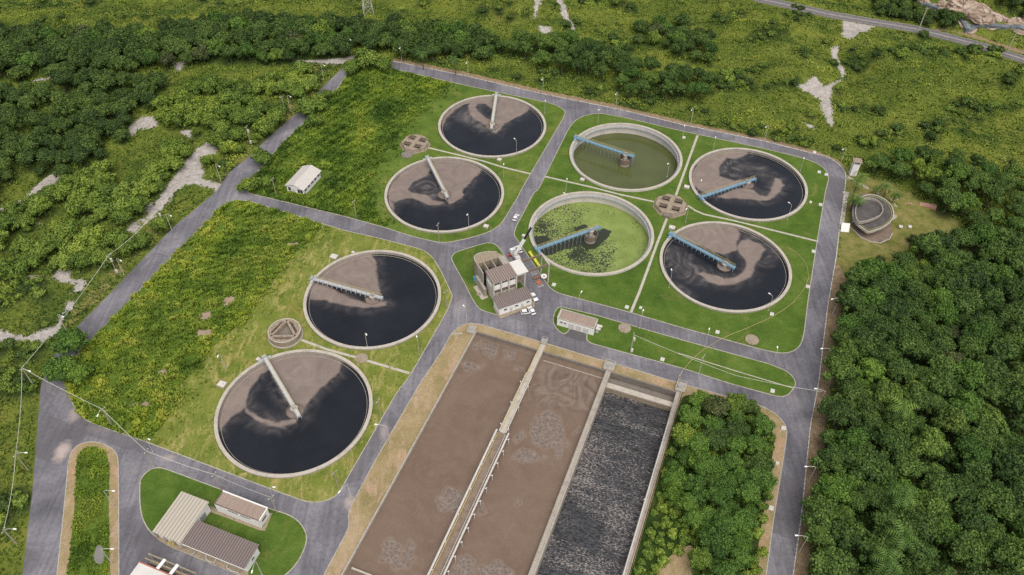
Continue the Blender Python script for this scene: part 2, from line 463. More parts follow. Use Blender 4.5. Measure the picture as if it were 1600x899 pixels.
def sludge():
    t = NT('aerated_sludge'); v = t.pos()
    f = t.attr('foam'); fl = t.attr('film')
    n1 = t.noise(v, .06, 5, .6, 1.8); n2 = t.noise(v, .5, 4, .7); n4 = t.noise(t.mapping(v, (1, .35, 1)), 3.5, 3, .7)
    c = t.ramp(t.math('ADD', t.math('MULTIPLY', n1, .6), t.math('ADD', t.math('MULTIPLY', n2, .2), t.math('MULTIPLY', n4, .2))), [(.34, (.116, .078, .055)), (.5, (.137, .095, .069)), (.66, (.156, .112, .083))])
    c = t.mix(t.math('MULTIPLY', fl, .75), c, t.ramp(t.noise(v, .12, 5, .6, 3.0), [(.35, (.090, .068, .058)), (.5, (.145, .108, .087)), (.62, (.195, .148, .112))]))
    warp = t.node('ShaderNodeVectorMath', operation='ADD')
    nz = t.node('ShaderNodeTexNoise'); nz.inputs['Scale'].default_value = .5; t.l.new(v, nz.inputs['Vector'])
    sc = t.node('ShaderNodeVectorMath', operation='SCALE'); t.l.new(nz.outputs['Color'], sc.inputs[0]); sc.inputs['Scale'].default_value = 1.6
    t.l.new(v, warp.inputs[0]); t.l.new(sc.outputs[0], warp.inputs[1])
    e = t.voro(warp.outputs[0], .75, 'DISTANCE_TO_EDGE'); e2 = t.voro(warp.outputs[0], 1.7, 'DISTANCE_TO_EDGE')
    lace = t.math('MULTIPLY', t.math('ADD', t.ramp(e, [(0., 1.), (.05, .6), (.17, .0)]), t.math('MULTIPLY', t.ramp(e2, [(0., .8), (.14, 0.)]), .7), True), t.ramp(t.noise(v, .8, 3, .6), [(.3, .25), (.6, 1.)]))
    fm = t.math('ADD', f, t.math('MULTIPLY', t.math('SUBTRACT', n2, .5), .5))
    mask = t.ramp(fm, [(.35, 0.), (.6, 1.)])
    c = t.mix(t.math('MULTIPLY', t.ramp(fm, [(.02, 0.), (.3, 1.), (.5, 0.)]), .35), c, (.24, .185, .15))
    c = t.mix(t.math('MULTIPLY', mask, .6), c, (.105, .085, .076))
    c = t.mix(t.math('MULTIPLY', mask, t.math('MULTIPLY', lace, .5)), c, (.29, .24, .205))
    t.bump(n4, .25, .08)
    return t.out(c, .55, .25)
M_['sludge'] = sludge()
def churned():
    t = NT('churned_water'); v0 = t.pos()
    v = t.mapping(v0, (1, 1, 1), (0, 0, math.radians(20.3)))
    w = t.noise(t.mapping(v, (.75, 2.0, 1)), .95, 4, .7)
    band = t.noise(t.mapping(v, (.03, .30, 1)), .6, 3, .6)
    spk = t.noise(t.mapping(v, (.8, 2.2, 1)), 1.6, 3, .75)
    dens = t.ramp(t.math('ADD', t.math('MULTIPLY', band, .6), t.math('MULTIPLY', t.noise(v, .06, 3), .4)), [(.36, 0.), (.5, .55), (.66, 1.)])
    sm = t.ramp(t.math('ADD', spk, t.math('MULTIPLY', t.math('SUBTRACT', dens, .5), .22)), [(.54, 0.), (.66, 1.)])
    c = t.mix(t.ramp(w, [(.38, 0.), (.62, 1.)]), (.010, .0105, .0125), (.055, .055, .059))
    c = t.mix(t.math('MULTIPLY', sm, .8), c, (.33, .29, .265))
    t.bump(w, .8, .4)
    return t.out(c, .35, .25)
M_['churned'] = churned()
def rock_mat():
    t = NT('river_rock'); v = t.pos()
    n = t.noise(v, .12, 6, .7, 1.); e = t.voro(t.mapping(v, (1, .6, 1)), .13, 'DISTANCE_TO_EDGE')
    c = t.ramp(n, [(.3, (.13, .095, .07)), (.48, (.30, .22, .165)), (.62, (.40, .33, .27)), (.75, (.20, .15, .10))])
    c = t.mix(t.ramp(e, [(0., .85), (.06, 0.)]), c, (.06, .045, .03))
    t.bump(n, 1., 1.)
    return t.out(c, .9, .2)
M_['rock'] = rock_mat()

# ------------------------------------------------------------------ world and sun (thin bright overcast)
SUN_EL, SUN_AZ = math.radians(62), math.radians(165)      # azimuth measured clockwise from +y
w = bpy.data.worlds.new('World'); SC.world = w; w.use_nodes = True
nt = w.node_tree; bg = nt.nodes['Background']
sky = nt.nodes.new('ShaderNodeTexSky'); sky.sky_type = 'NISHITA'; sky.sun_disc = False
sky.sun_elevation = SUN_EL; sky.sun_rotation = SUN_AZ; sky.dust_density = 4.; sky.air_density = 1.2
hs = nt.nodes.new('ShaderNodeHueSaturation'); hs.inputs['Saturation'].default_value = .42      # thin high cloud greys the blue
nt.links.new(sky.outputs[0], hs.inputs['Color']); nt.links.new(hs.outputs[0], bg.inputs[0]); bg.inputs[1].default_value = .15
sl = bpy.data.lights.new('sun', 'SUN'); so = bpy.data.objects.new('sun', sl); COL.objects.link(so)
sl.energy = 3.0; sl.angle = math.radians(70); sl.color = (1., .94, .86)
sd = Vector((math.sin(SUN_AZ) * math.cos(SUN_EL), math.cos(SUN_AZ) * math.cos(SUN_EL), math.sin(SUN_EL)))
so.rotation_euler = sd.to_track_quat('Z', 'Y').to_euler(); so.location = (0, 0, 400)
SC.view_settings.view_transform = 'Standard'; SC.view_settings.look = 'None'
SC.view_settings.exposure = 0; SC.view_settings.gamma = 1
# ================================================================== ROADS, LAWNS, GROUND
OUTER = pz('p', [(25, 975), (35, 898), (50.6, 768), (64, 599), (71, 587), (88, 550), (115, 516), (162, 469), (270, 355.7), (337.5, 300),
                 (358, 270), (388, 246), (422, 213), (471, 170.5), (506, 135), (526, 115), (543, 100), (560, 90), (585, 91), (614, 96),
                 (732, 120), (847, 147), (962, 170), (1070, 196), (1195, 221), (1269, 240), (1294.6, 246), (1311, 257), (1318, 265), (1322, 273.5),
                 (1319.5, 300), (1312, 353), (1307, 398), (1305, 411), (1293, 479), (1279, 599), (1266, 666), (1252, 808), (1239, 899), (1226, 1000), (700, 1015), (300, 1000)])
ISL = {
 'right': pz('p', [(835, 300), (820, 329), (805, 357), (803, 369), (806, 372), (816, 387), (834.6, 415), (847, 433), (857.7, 448.8), (868, 456.5), (877.6, 460), (979, 487), (1060, 511),
                   (1104, 523), (1195, 548), (1222, 553), (1239, 550), (1250.7, 541), (1256, 523), (1262.5, 469), (1276, 381), (1289.5, 300), (1295.6, 277), (1289.5, 265), (1276, 255), (1256, 248),
                   (1195, 233), (1060, 204), (975.5, 184), (935, 177), (915, 180.5), (900, 187), (888, 202.5), (840.5, 298)]),
 'upper': pz('p', [(813.5, 298.7), (882.7, 180.5), (883, 174), (876, 168), (861, 162), (732.5, 135), (614, 108), (580, 103), (560, 104), (545, 112), (525, 142), (471, 196), (440.4, 224), (410, 260), (384, 291), (384, 298), (391.5, 303),
                   (540, 339), (601, 356), (648, 371), (688.6, 380), (709, 378), (739, 371), (766, 362.4), (783, 350.6), (810, 307)]),
 'lower': pz('p', [(341, 328.7), (354, 317), (370, 313.5), (388, 314), (506, 350.6), (540, 361), (597.5, 374), (660, 390.4), (675, 401), (688.6, 423), (705.5, 458.6), (707, 465), (699, 485.6), (641, 587), (620, 614), (536, 759),
                   (530, 771), (516, 781), (496, 785.6), (476, 784), (405, 757.6), (219, 687.4), (162, 668), (131.6, 656), (118, 639.5), (104.6, 612.5), (101, 592), (113, 565), (145, 529.5), (236, 435)]),
 'sheds': pz('p', [(219, 752.5), (222.5, 745), (232, 735.6), (243, 731), (256, 732), (346.6, 765.7), (420, 795), (450, 804), (467, 814.6), (477, 829.6), (479.7, 842.8), (476, 858), (465, 880), (448, 898), (425, 912), (400, 912), (375, 899), (330, 881),
                   (297.7, 867), (262, 853), (234, 831.5), (222.5, 811), (218.8, 790), (218.4, 767.6)]),
 'strip': pz('p', [(108, 714), (116.5, 700), (128, 693), (145, 690), (165, 695), (179, 703.6), (185, 715.5), (185.6, 768), (186, 898), (187, 985), (78, 985), (89.4, 898), (101, 788)]),
 'house': pz('p', [(705, 404.7), (706.6, 399.6), (713, 394), (759, 380), (768, 380), (776.7, 383.7), (782.5, 391.7), (795.5, 410.5), (812, 440), (826, 455), (834.6, 471), (834.6, 480), (829, 484), (800, 487.5), (793, 493), (790, 496), (778, 493), (753.6, 485.7), (747, 481), (737.7, 467), (724.7, 441), (709, 413)]),
 'median': pz('p', [(864, 499), (867.5, 485.6), (874, 479), (931.6, 493), (1070, 533), (1205, 570), (1232, 582), (1242, 593.6), (1243, 603), (1232, 617.6), (1218.6, 621), (1137.6, 599), (1070, 577), (920, 536), (916, 529.5), (918, 521), (890, 513), (887, 520), (880, 522.5), (872, 517), (865, 507.5)]),
 'basin': pz('p', [(506, 899), (547, 822), (543, 802), (584, 724), (656.6, 599), (690, 550), (705, 522.5), (715, 512.5), (727.5, 506), (747, 506), (785, 517.5), (850, 536), (915, 556), (990, 577.5), (1060, 599), (1122, 616), (1193, 636), (1213.5, 648), (1225, 661),
                   (1230, 673), (1225, 710), (1208, 815), (1197, 899), (1187, 985), (470, 985)]),
}
for k, c in (('right', 1.5), ('upper', 1.5), ('lower', 1.5), ('sheds', 1.5), ('strip', 2.), ('house', 1.2), ('median', 1.), ('basin', 1.5)):
    ISL[k] = rounded(ISL[k], c)
OUTER = rounded(OUTER, 1.5)
TANKS = [(-10.5, 312.8), (-29.1, 262.5), (49.6, 291.0), (100.5, 273.0), (31.3, 239.9), (81.9, 222.0), (-51.1, 201.6), (-69.6, 151.0)]
def circle(c, r, n=96): return [(c[0] + r * math.cos(2 * math.pi * i / n), c[1] + r * math.sin(2 * math.pi * i / n)) for i in range(n)]
TH = [circle(c, 24.6) for c in TANKS]

structure(sheet('road', OUTER, [ISL[k] for k in ISL], 0., asphalt()))
# basin frame
AX = -20.2 * math.pi / 180
U = np.array([math.cos(AX), math.sin(AX)]); V = np.array([math.sin(AX), -math.cos(AX)])
BA = np.array(P(743.75, 515, .5))
def Bs(s, t): q = BA + s * U + t * V; return (q[0], q[1])
def sB(x, y, z=.5): return float((np.array(P(x, y, z)) - BA) @ U)
def tB(x, y, z=.5): return float((np.array(P(x, y, z)) - BA) @ V)
S_MID = 24.5; S_DK = sB(947, 590); S_R = sB(1061, 622)
T_END = 112.
LZ = .10
structure(sheet('lawn', ISL['right'], [TH[i] for i in (2, 3, 4, 5)], LZ, M_['lawn_green']))
structure(sheet('lawn', ISL['upper'], [TH[i] for i in (0, 1)], LZ, M_['lawn_fresh']))
structure(sheet('lawn', ISL['lower'], [TH[i] for i in (6, 7)], LZ, M_['lawn_straw']))
structure(sheet('lawn', ISL['sheds'], [], LZ, M_['lawn_green']))
structure(sheet('verge', ISL['strip'], [], LZ, M_['lawn_dry']))
structure(sheet('lawn', ISL['house'], [], LZ, M_['lawn_green']))
structure(sheet('lawn', ISL['median'], [], LZ, M_['lawn_green']))
structure(sheet('embankment', ISL['basin'], [[Bs(.2, .9), Bs(S_R + .6, .9), Bs(S_R + .6, T_END), Bs(.2, T_END)]], LZ, M_['lawn_dry']))
for k in ISL:
    structure(strip('kerb', ISL[k], .32, 0, .15, M_['kerb'], True))
kerb_w = NT('kerb_painted'); _v = kerb_w.pos()
M_['kerb_painted'] = kerb_w.out(kerb_w.ramp(kerb_w.noise(_v, .9, 4, .7), [(.35, (.15, .14, .13)), (.5, (.38, .37, .355)), (.7, (.50, .49, .48))]), .8, .2)
i0 = min(range(len(OUTER)), key=lambda i: math.dist(OUTER[i], P(614, 96))); i1 = min(range(len(OUTER)), key=lambda i: math.dist(OUTER[i], P(1226, 1000)))
structure(strip('kerb', OUTER[i0:i1 + 1], .35, -.05, .16, M_['kerb_painted']))
i2 = min(range(len(OUTER)), key=lambda i: math.dist(OUTER[i], P(25, 975))); i3 = min(range(len(OUTER)), key=lambda i: math.dist(OUTER[i], P(526, 115)))
structure(strip('kerb', OUTER[i2:i3], .25, -.05, .12, M_['concrete_dark']))

# ---- terrain heights
OUT_S = OUTER[::2]
RAIL0 = pz('C', [(300, -30), (380, 0), (540, 34), (700, 70), (900, 105), (1100, 138), (1250, 175), (1400, 215), (1600, 280), (1700, 315)])
def height(x, y, d=None):
    x = np.asarray(x, float); y = np.asarray(y, float)
    if d is None: d = sd_poly(x, y, OUT_S)
    far = sstep(6, 70, d)
    h = fbm(x, y, 3, 90, 3) * 2.2 * far
    ter = sstep(355, 420, y) * sstep(250, 120, x)
    yy = y + .16 * x + 6 * fbm(x, y, 5, 120, 2)
    h = h + ter * 2.4 * np.sin(yy / 4.2) * (.5 + .5 * np.sin(yy / 11.)) * far
    h = h + far * sstep(100, 230, x) * sstep(300, 340, y) * 2.0 * np.sin((y + .35 * x + 8 * fbm(x, y, 6, 80, 2)) / 6.5)
    h = h + fbm(x, y, 9, 14, 2) * .45 * sstep(3, 20, d)
    return h * sstep(5, 22, sd_line(x, y, RAIL0))
def G(x, y):
    """photo point -> place on the terrain (arrays or scalars)"""
    z = np.zeros(np.shape(np.atleast_1d(x)))
    for _ in range(12):
        d = [fw[i] + cr[i] * (np.atleast_1d(x) - W / 2) / F - cu[i] * (np.atleast_1d(y) - H / 2) / F for i in range(3)]
        t = (z - CH) / d[2]; X, Y = d[0] * t, d[1] * t; z = height(X, Y)
    return X, Y, z
def gpts(k, pts):
    q = np.array(px(k, pts)); X, Y, z = G(q[:, 0], q[:, 1]); return list(zip(X, Y))

SAND = [gpts(k, p) for k, p in (
 ('wl', [(-40, 770), (100, 820), (200, 830), (300, 780), (380, 770), (420, 700), (450, 640), (470, 580), (510, 585), (525, 620), (470, 680), (440, 740), (400, 820), (290, 895), (160, 870), (60, 890), (-40, 870)]),
 ('wl', [(345, 430), (400, 360), (440, 345), (510, 380), (500, 440), (580, 430), (612, 470), (560, 540), (505, 530), (530, 470), (430, 450)]),
 ('wl', [(170, 400), (300, 415), (350, 430), (260, 440), (180, 425)]), ('wl', [(700, 290), (760, 250), (815, 240), (805, 285), (730, 305)]), ('wl', [(970, 10), (1050, 5), (1045, 40), (990, 45)]),
 ('wl', [(230, 30), (270, 20), (290, 50), (250, 55)]), ('wl', [(850, 170), (930, 160), (900, 190), (860, 190)]),
 ('A', [(770, 895), (830, 780), (930, 690), (950, 660), (1005, 665), (1005, 710), (940, 770), (945, 830), (1045, 855), (1010, 885), (900, 850)]),
 ('p', [(340, 224), (318, 250), (300, 266), (282, 288), (266, 312), (252, 330), (240, 342), (224, 345), (232, 328), (248, 310), (262, 286), (282, 262), (300, 240), (322, 224)]),
 ('p', [(205, 345), (222, 352), (214, 366), (196, 362)]), ('p', [(228, 318), (240, 314), (238, 330), (226, 334)]),
 ('A', [(590, 590), (640, 550), (690, 535), (735, 565), (720, 590), (640, 600), (600, 640)]), ('A', [(820, 605), (880, 600), (895, 640), (850, 630)]),
 ('A', [(130, 895), (200, 830), (270, 790), (300, 810), (230, 870), (200, 895)]), ('A', [(790, 290), (875, 288), (820, 335)]), ('A', [(1080, 540), (1140, 520), (1140, 545), (1090, 565)]),
 ('A', [(1350, 283), (1500, 275), (1600, 268), (1650, 250), (1640, 290), (1560, 300), (1400, 292)]), ('A', [(140, 370), (260, 340), (250, 355), (160, 380)]),
 ('D', [(-20, 80), (60, 60), (140, 0), (160, 10), (40, 130), (-20, 160)]),
 ('B', [(905, -20), (940, -20), (915, 80), (898, 90)]), ('B', [(905, 120), (980, 130), (990, 165), (930, 150)]), ('B', [(1000, -20), (1032, -20), (1062, 80), (1102, 143), (1075, 140), (1030, 75)]),
 ('C', [(760, 95), (910, 122), (870, 150), (795, 190), (755, 160)]), ('C', [(700, 225), (738, 225), (742, 280), (778, 340), (720, 410), (706, 470), (720, 590), (690, 580), (660, 490), (645, 455), (560, 410), (540, 405), (630, 350), (680, 400), (740, 370), (752, 345), (725, 290)]),
 ('C', [(570, 565), (600, 570), (640, 590), (620, 598)]),
 ('I', [(975, 590), (985, 650), (992, 780), (960, 830), (950, 905), (925, 905), (935, 800), (968, 760), (960, 650), (965, 590)]))]
LEAF_DIRT = [gpts(k, p) for k, p in (
 ('p', [(1306, 408), (1316, 420), (1322, 440), (1312, 500), (1302, 580), (1293, 640), (1287, 720), (1275, 800), (1262, 899), (1258, 985), (1224, 985), (1239, 899), (1252, 808), (1266, 666), (1279, 599), (1293, 479)]),
 ('I', [(1190, 895), (1300, 865), (1440, 889), (1480, 960), (1200, 960)]), ('I', [(1080, 800), (1170, 800), (1230, 860), (1160, 880)]),
 ('p', [(614, 90), (732, 114), (847, 141), (962, 164), (1070, 190), (1195, 216), (1269, 234), (1310, 250), (1320, 262), (1300, 258), (1195, 225), (1070, 200), (847, 150), (614, 100)]),
 ('rv', [(700, 290), (900, 300), (1100, 360), (1300, 420), (1450, 480), (1650, 540), (1650, 500), (1400, 430), (1180, 350), (950, 300), (800, 270)]))]
DRYL = [gpts('p', p) for p in (
 [(1318, 262), (1345, 272), (1400, 288), (1450, 318), (1490, 338), (1522, 368), (1500, 374), (1450, 372), (1425, 385), (1402, 415), (1360, 425), (1318, 428), (1304, 420), (1311, 364), (1322, 280)],
 [(340, 300), (360, 275), (430, 215), (500, 140), (520, 112), (500, 100), (470, 100), (440, 170), (390, 230), (340, 275)],
 [(100, 520), (162, 462), (250, 365), (240, 345), (180, 415), (120, 480), (90, 520), (85, 545)])]

# ---- terrain sheet: fine where the photo looks, coarse out to the horizon
def axis(a, b, step, far):
    fine = list(np.arange(a, b + .1, step)); o = []; s = step; x = b
    while x < far: s *= 1.35; x += s; o.append(x)
    n = []; s = step; x = a
    while x > -far: s *= 1.35; x -= s; n.append(x)
    return np.array(n[::-1] + fine + o)
xs = axis(-325, 335, 1.6, 6000); ys = axis(75, 500, 1.6, 6000)
X, Y = np.meshgrid(xs, ys); nx, ny = len(xs), len(ys)
xf, yf = X.ravel(), Y.ravel()
dO = sd_poly(xf, yf, OUT_S)
zf = height(xf, yf, dO)
zf = np.where(dO < 0, -.25, zf)
zf = np.where((dO >= 0) & (dO < 3), -.02, zf)
def zone(polys, soft):
    o = np.zeros(xf.shape)
    for p in polys:
        a = np.array(p); b0 = a.min(0) - 12; b1 = a.max(0) + 12
        m = (xf > b0[0]) & (xf < b1[0]) & (yf > b0[1]) & (yf < b1[1])
        o[m] = np.maximum(o[m], sstep(soft, -soft, sd_poly(xf[m], yf[m], p)))
    return o
z_s, z_d, z_l = zone(SAND, 1.6), zone(LEAF_DIRT, 1.5), zone(DRYL, 2.5)
idx = np.arange(nx * ny).reshape(ny, nx)
quads = np.stack([idx[:-1, :-1], idx[:-1, 1:], idx[1:, 1:], idx[1:, :-1]], -1).reshape(-1, 4)
keep = ~(dO[quads] < -6).all(1)
quads = quads[keep]
tm = np_mesh('terrain', np.stack([xf, yf, zf], 1), quads, M_['terrain'])
set_attr(tm, 'zone', np.stack([z_s, z_l, z_d, np.ones_like(z_s)], 1), 'FLOAT_COLOR')
TERRAIN = structure(link('terrain', tm))
tm.polygons.foreach_set('use_smooth', [True] * len(tm.polygons))

# ---- concrete walks and gutters across the lawns
def walk(pts, wd, mat=None, z=.135, name='footpath'):
    return structure(strip(name, [P(x, y, .1) for x, y in pts], wd, .05, z, mat or M_['concrete_pale']))
for pts, wd in (([(669, 231), (714.6, 242), (755.5, 252), (784, 261), (829, 272)], .9), ([(851, 276), (925.7, 293), (970, 304.5), (1022, 315.5)], .9),
                ([(1056, 305.5), (1087, 220), (1090, 212)], 1.0), ([(1043.6, 337.5), (1027.6, 378.5), (1000, 454), (986, 488)], 1.0),
                ([(1075, 321.5), (1086, 329), (1099.7, 335), (1151, 346), (1278.6, 377.6)], .9),
                ([(470, 531), (510, 546), (554, 558), (640, 583.5)], 1.0), ([(1060, 552), (1150, 580), (1240, 607)], .35)):
    walk(pts, wd)
structure(strip('footpath', [P(*q, .1) for q in [(706, 522), (722, 521)]], .8, .05, .14, M_['concrete']))
# wild verge on the narrow strip, floor under the tree block, pavement by the pavilion
strip_in = pz('p', [(122, 712), (131, 700), (148, 697), (166, 706), (171, 730), (170, 800), (172, 898), (172, 985), (98, 985), (106, 898), (116, 800), (119, 740)])
structure(sheet('wild_grass_base', rounded(strip_in, 1.), [], .14, M_['rough_base']))
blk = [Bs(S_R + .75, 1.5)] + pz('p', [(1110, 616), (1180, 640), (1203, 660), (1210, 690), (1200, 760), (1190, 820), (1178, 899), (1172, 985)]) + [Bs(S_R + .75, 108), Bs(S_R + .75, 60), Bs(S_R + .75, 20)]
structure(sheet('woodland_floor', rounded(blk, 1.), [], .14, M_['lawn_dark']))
clr = pz('H', [(1470, 870), (1520, 810), (1570, 775), (1640, 740), (1640, 960), (1450, 960)])
structure(sheet('bare_ground', rounded(clr, 1.5), [], .17, M_['lawn_dry']))
puddle = [P(155 + 8 * math.cos(a) * (1 + .2 * math.sin(3 * a)), 867 + 15 * math.sin(a), .17) for a in np.arange(0, 6.28, .3)]
structure(sheet('puddle', puddle, [], .17, weathered('mud', (.17, .16, .15), .7)))
drive = pz('bs', [(792, 92), (915, 134), (899, 164), (898, 178), (770, 140)])
structure(sheet('driveway', rounded(drive, .4), [], .118, weathered('wet_asphalt', (.085, .08, .082), .7)))

# ================================================================== SETTLING TANKS
WZ = [-.35, -.35, -4.1, -.35, -4.1, -.35, -.35, -.35]
FOAM = {
 0: [[(1040, 68), (1150, 75), (1250, 110), (1328, 160), (1310, 190), (1260, 225), (1180, 260), (1110, 300), (1080, 340), (1045, 385), (1005, 375), (1000, 330)],
     [(1040, 68), (960, 72), (870, 92), (820, 105), (798, 150), (810, 215), (870, 270), (950, 310), (1000, 340), (1010, 280), (940, 240), (885, 200), (855, 160), (880, 125), (950, 125), (1010, 170)],
     [(820, 95), (700, 130), (600, 205), (560, 290), (566, 320), (600, 250), (680, 180), (760, 130), (810, 120)]],
 1: [[(545, 95), (640, 90), (760, 93), (880, 115), (980, 150), (1042, 190), (1020, 230), (960, 280), (910, 340), (850, 380), (845, 420), (870, 440), (830, 480), (760, 525), (720, 540), (690, 500), (610, 330)],
     [(530, 98), (480, 112), (380, 150), (250, 230), (150, 330), (105, 420), (115, 490), (180, 520), (260, 490), (310, 480), (360, 480), (420, 510), (520, 548), (620, 545), (660, 530), (560, 500), (470, 450), (350, 425), (305, 390), (345, 325), (420, 285), (490, 262), (520, 200)],
     [(110, 460), (150, 520), (152, 600), (125, 550)]],
 3: [[(450, 290), (520, 180), (600, 120), (700, 88), (820, 78), (900, 90), (940, 110), (900, 140), (830, 160), (760, 150), (710, 200), (690, 250), (690, 310), (760, 340), (830, 350), (880, 340), (900, 370), (700, 440), (600, 470), (520, 430), (460, 390), (445, 320)],
     [(690, 490), (820, 430), (930, 410), (1000, 440), (1050, 480), (1110, 490), (1150, 450), (1165, 400), (1190, 330), (1230, 340), (1262, 390), (1230, 440), (1180, 490), (1120, 520), (1050, 525), (950, 512), (850, 502), (760, 508)]],
 5: [[(310, 155), (430, 92), (550, 58), (650, 48), (760, 62), (860, 105), (875, 150), (840, 220), (850, 280), (800, 300), (730, 330), (660, 300)],
     [(890, 210), (960, 195), (1050, 230), (1090, 280), (1060, 340), (1010, 400), (1000, 460), (970, 520), (880, 565), (800, 590), (700, 590), (600, 560), (560, 520), (500, 490), (560, 480), (650, 510), (740, 540), (830, 530), (900, 490), (940, 430), (930, 370), (885, 330), (850, 270)]],
 6: [[(540, 250), (650, 162), (760, 108), (880, 78), (955, 86), (980, 130), (985, 220), (1000, 320), (1020, 400), (980, 420), (520, 275)],
     [(495, 310), (600, 330), (660, 370), (720, 400), (800, 440), (900, 468), (1000, 450), (1062, 460), (1060, 482), (980, 500), (860, 500), (740, 482), (600, 446), (480, 435), (470, 370)]],
 7: [[(385, 130), (470, 95), (580, 75), (690, 80), (790, 108), (832, 150), (820, 200), (760, 250), (690, 310), (640, 370), (610, 420), (590, 470), (555, 490), (520, 400), (430, 260)],
     [(380, 140), (300, 175), (190, 260), (105, 370), (70, 490), (90, 560), (160, 480), (240, 420), (300, 460), (370, 500), (430, 515), (510, 495), (560, 488), (555, 510), (470, 531), (390, 526), (310, 490), (250, 442), (240, 380), (270, 310), (320, 250), (340, 210), (395, 185)]],
}
FILM = {0: [[(780, 160), (1000, 340), (900, 380), (760, 290), (640, 240)]],
        1: [[(330, 340), (470, 270), (600, 340), (640, 420), (560, 520), (400, 440)]],
        3: [[(690, 200), (760, 155), (900, 195), (1000, 205), (1100, 235), (1180, 285), (1245, 350), (1255, 400), (1150, 485), (1100, 485), (1130, 400), (1080, 330), (1000, 290), (900, 290), (800, 345), (700, 315)]],
        5: [[(200, 260), (330, 240), (450, 330), (560, 480), (700, 520), (600, 600), (450, 570), (330, 510), (240, 430), (200, 350)], [(850, 100), (1000, 150), (1150, 230), (1240, 320), (1150, 410), (1050, 440), (950, 530), (850, 200)], [(270, 540), (340, 580), (460, 690), (420, 690), (300, 610)]],
        6: [[(660, 360), (900, 440), (900, 470), (700, 410)]], 7: [[(250, 420), (560, 500), (520, 560), (380, 560), (250, 480)]]}
ZN = {0: 't1', 1: 't2', 2: 't3', 3: 't4', 4: 't5', 5: 't6', 6: 't7', 7: 't8'}
BR = [(776, 146), (668, 247), (900, 214), (1094, 308), (841, 388), (1048, 365), (489, 435), (411.5, 556)]
TXT = ['round settling tank farthest back, by the far perimeter road', 'round settling tank with half brown scum beside the white gabled shed side of the road', 'half drained round tank of clear olive green water',
       'round settling tank with curling brown scum nearest the guard tower corner', 'half drained round tank covered in bright green duckweed', 'round settling tank with brown scum and yellow cable on its lawn side',
       'round settling tank beside the triangular well, farther of the two left tanks', 'round settling tank with a narrow grey bridge, nearest and largest in the picture']
def polar(R, nr, na, ctr):
    rr = np.linspace(0, 1, nr + 1)[1:] ** .8 * R
    a = np.linspace(0, 2 * np.pi, na, endpoint=False)
    x = np.concatenate([[0], np.outer(rr, np.cos(a)).ravel()]) + ctr[0]; y = np.concatenate([[0], np.outer(rr, np.sin(a)).ravel()]) + ctr[1]
    tri = [(0, 1 + i, 1 + (i + 1) % na) for i in range(na)]; q = []
    for k in range(nr - 1):
        b = 1 + k * na; c = b + na
        q += [(b + i, c + i, c + (i + 1) % na, b + (i + 1) % na) for i in range(na)]
    return x, y, tri + q
for i, c in enumerate(TANKS):
    low = WZ[i] < -1
    t = thing('settling_tank', TXT[i], 'settling tank', (c[0], c[1], 0), 0, 'round settling tanks')
    zb = -5.5
    MB().ring(24.05, 25.0, zb, .8, 128).build('wall', M_['concrete_wall'] if low else M_['concrete'], t)
    MB().ring(23.95, 25.1, .802, .93, 128).build('rim', M_['concrete_pale'], t)
    if low:
        MB().ring(23.2, 24.045, -.75, -.6, 128).ring(23.2, 23.32, -.6, -.1, 128).build('launder', M_['blue_pale'], t)
        MB().cyl((0, 0), 2.3, WZ[i] - .5, -2.6, 32).build('pedestal', M_['concrete_pale'], t)
        MB().ring(2.55, 2.75, -2.7, -.4, 40).build('feed_well', M_['rust'], t)
        MB().cyl((0, 0), .9, -2.6, .9, 16).build('centre_column', M_['concrete_pale'], t)
    else:
        MB().ring(23.1, 23.22, WZ[i] - .3, WZ[i] + .12, 128).build('weir', M_['concrete'], t)
        MB().ring(2.75, 2.9, WZ[i] - .4, WZ[i] + .28, 40).build('feed_well', M_['rust'], t)
        MB().cyl((0, 0), .9, WZ[i] - .4, .9, 16).build('centre_column', M_['concrete'], t)
    x, y, f = polar(24.04, 84, 224, c)
    me = bpy.data.meshes.new('water'); me.from_pydata([(a, b, WZ[i]) for a, b in zip(x, y)], [], f); me.update()
    foam = np.zeros(len(x)); film = np.zeros(len(x))
    if i == 2: me.materials.append(M_['green_water'])
    elif i == 4:
        me.materials.append(M_['duckweed'])
        hole = pz('t5', [(150, 605), (400, 515), (620, 465), (800, 405), (865, 430), (840, 480), (780, 540), (720, 590), (640, 600), (580, 560), (450, 590), (300, 645), (230, 655)], WZ[i])
        hole2 = pz('t5', [(150, 480), (260, 470), (300, 520), (200, 570), (150, 560)], WZ[i]); hole3 = pz('t5', [(520, 400), (620, 365), (650, 390), (540, 430)], WZ[i])
        foam = .58 + .22 * sstep(-8, 14, x - c[0] + .5 * (y - c[1])) + .10 * fbm(x, y, 21, 16, 2)
        foam -= .12 * sstep(14, 4, np.hypot(x - c[0], y - c[1] + 5)) + .05
        for hpoly in (hole, hole2, hole3): foam = np.minimum(foam, .8 * sstep(-.6, .9, sd_poly(x, y, hpoly)) + (foam > 2))
    else:
        me.materials.append(M_['dark_water'])
        wx = x + .28 * fbm(x, y, 40 + i, 9, 3); wy = y + .28 * fbm(x, y, 60 + i, 9, 3)
        for poly in FOAM[i]:
            d = sd_poly(wx, wy, pz(ZN[i], poly, WZ[i]))
            foam = np.maximum(foam, sstep(1.6, -1.4, d)); film = np.maximum(film, .55 * sstep(5.5, .2, d))
        for poly in FILM[i]:
            film = np.maximum(film, sstep(3., -3., sd_poly(wx, wy, pz(ZN[i], poly, WZ[i]))))
        foam = np.where(np.hypot(x - c[0], y - c[1]) < 2.75, .85, foam)
    set_attr(me, 'foam', foam); set_attr(me, 'film', film)
    structure(link('water', me))
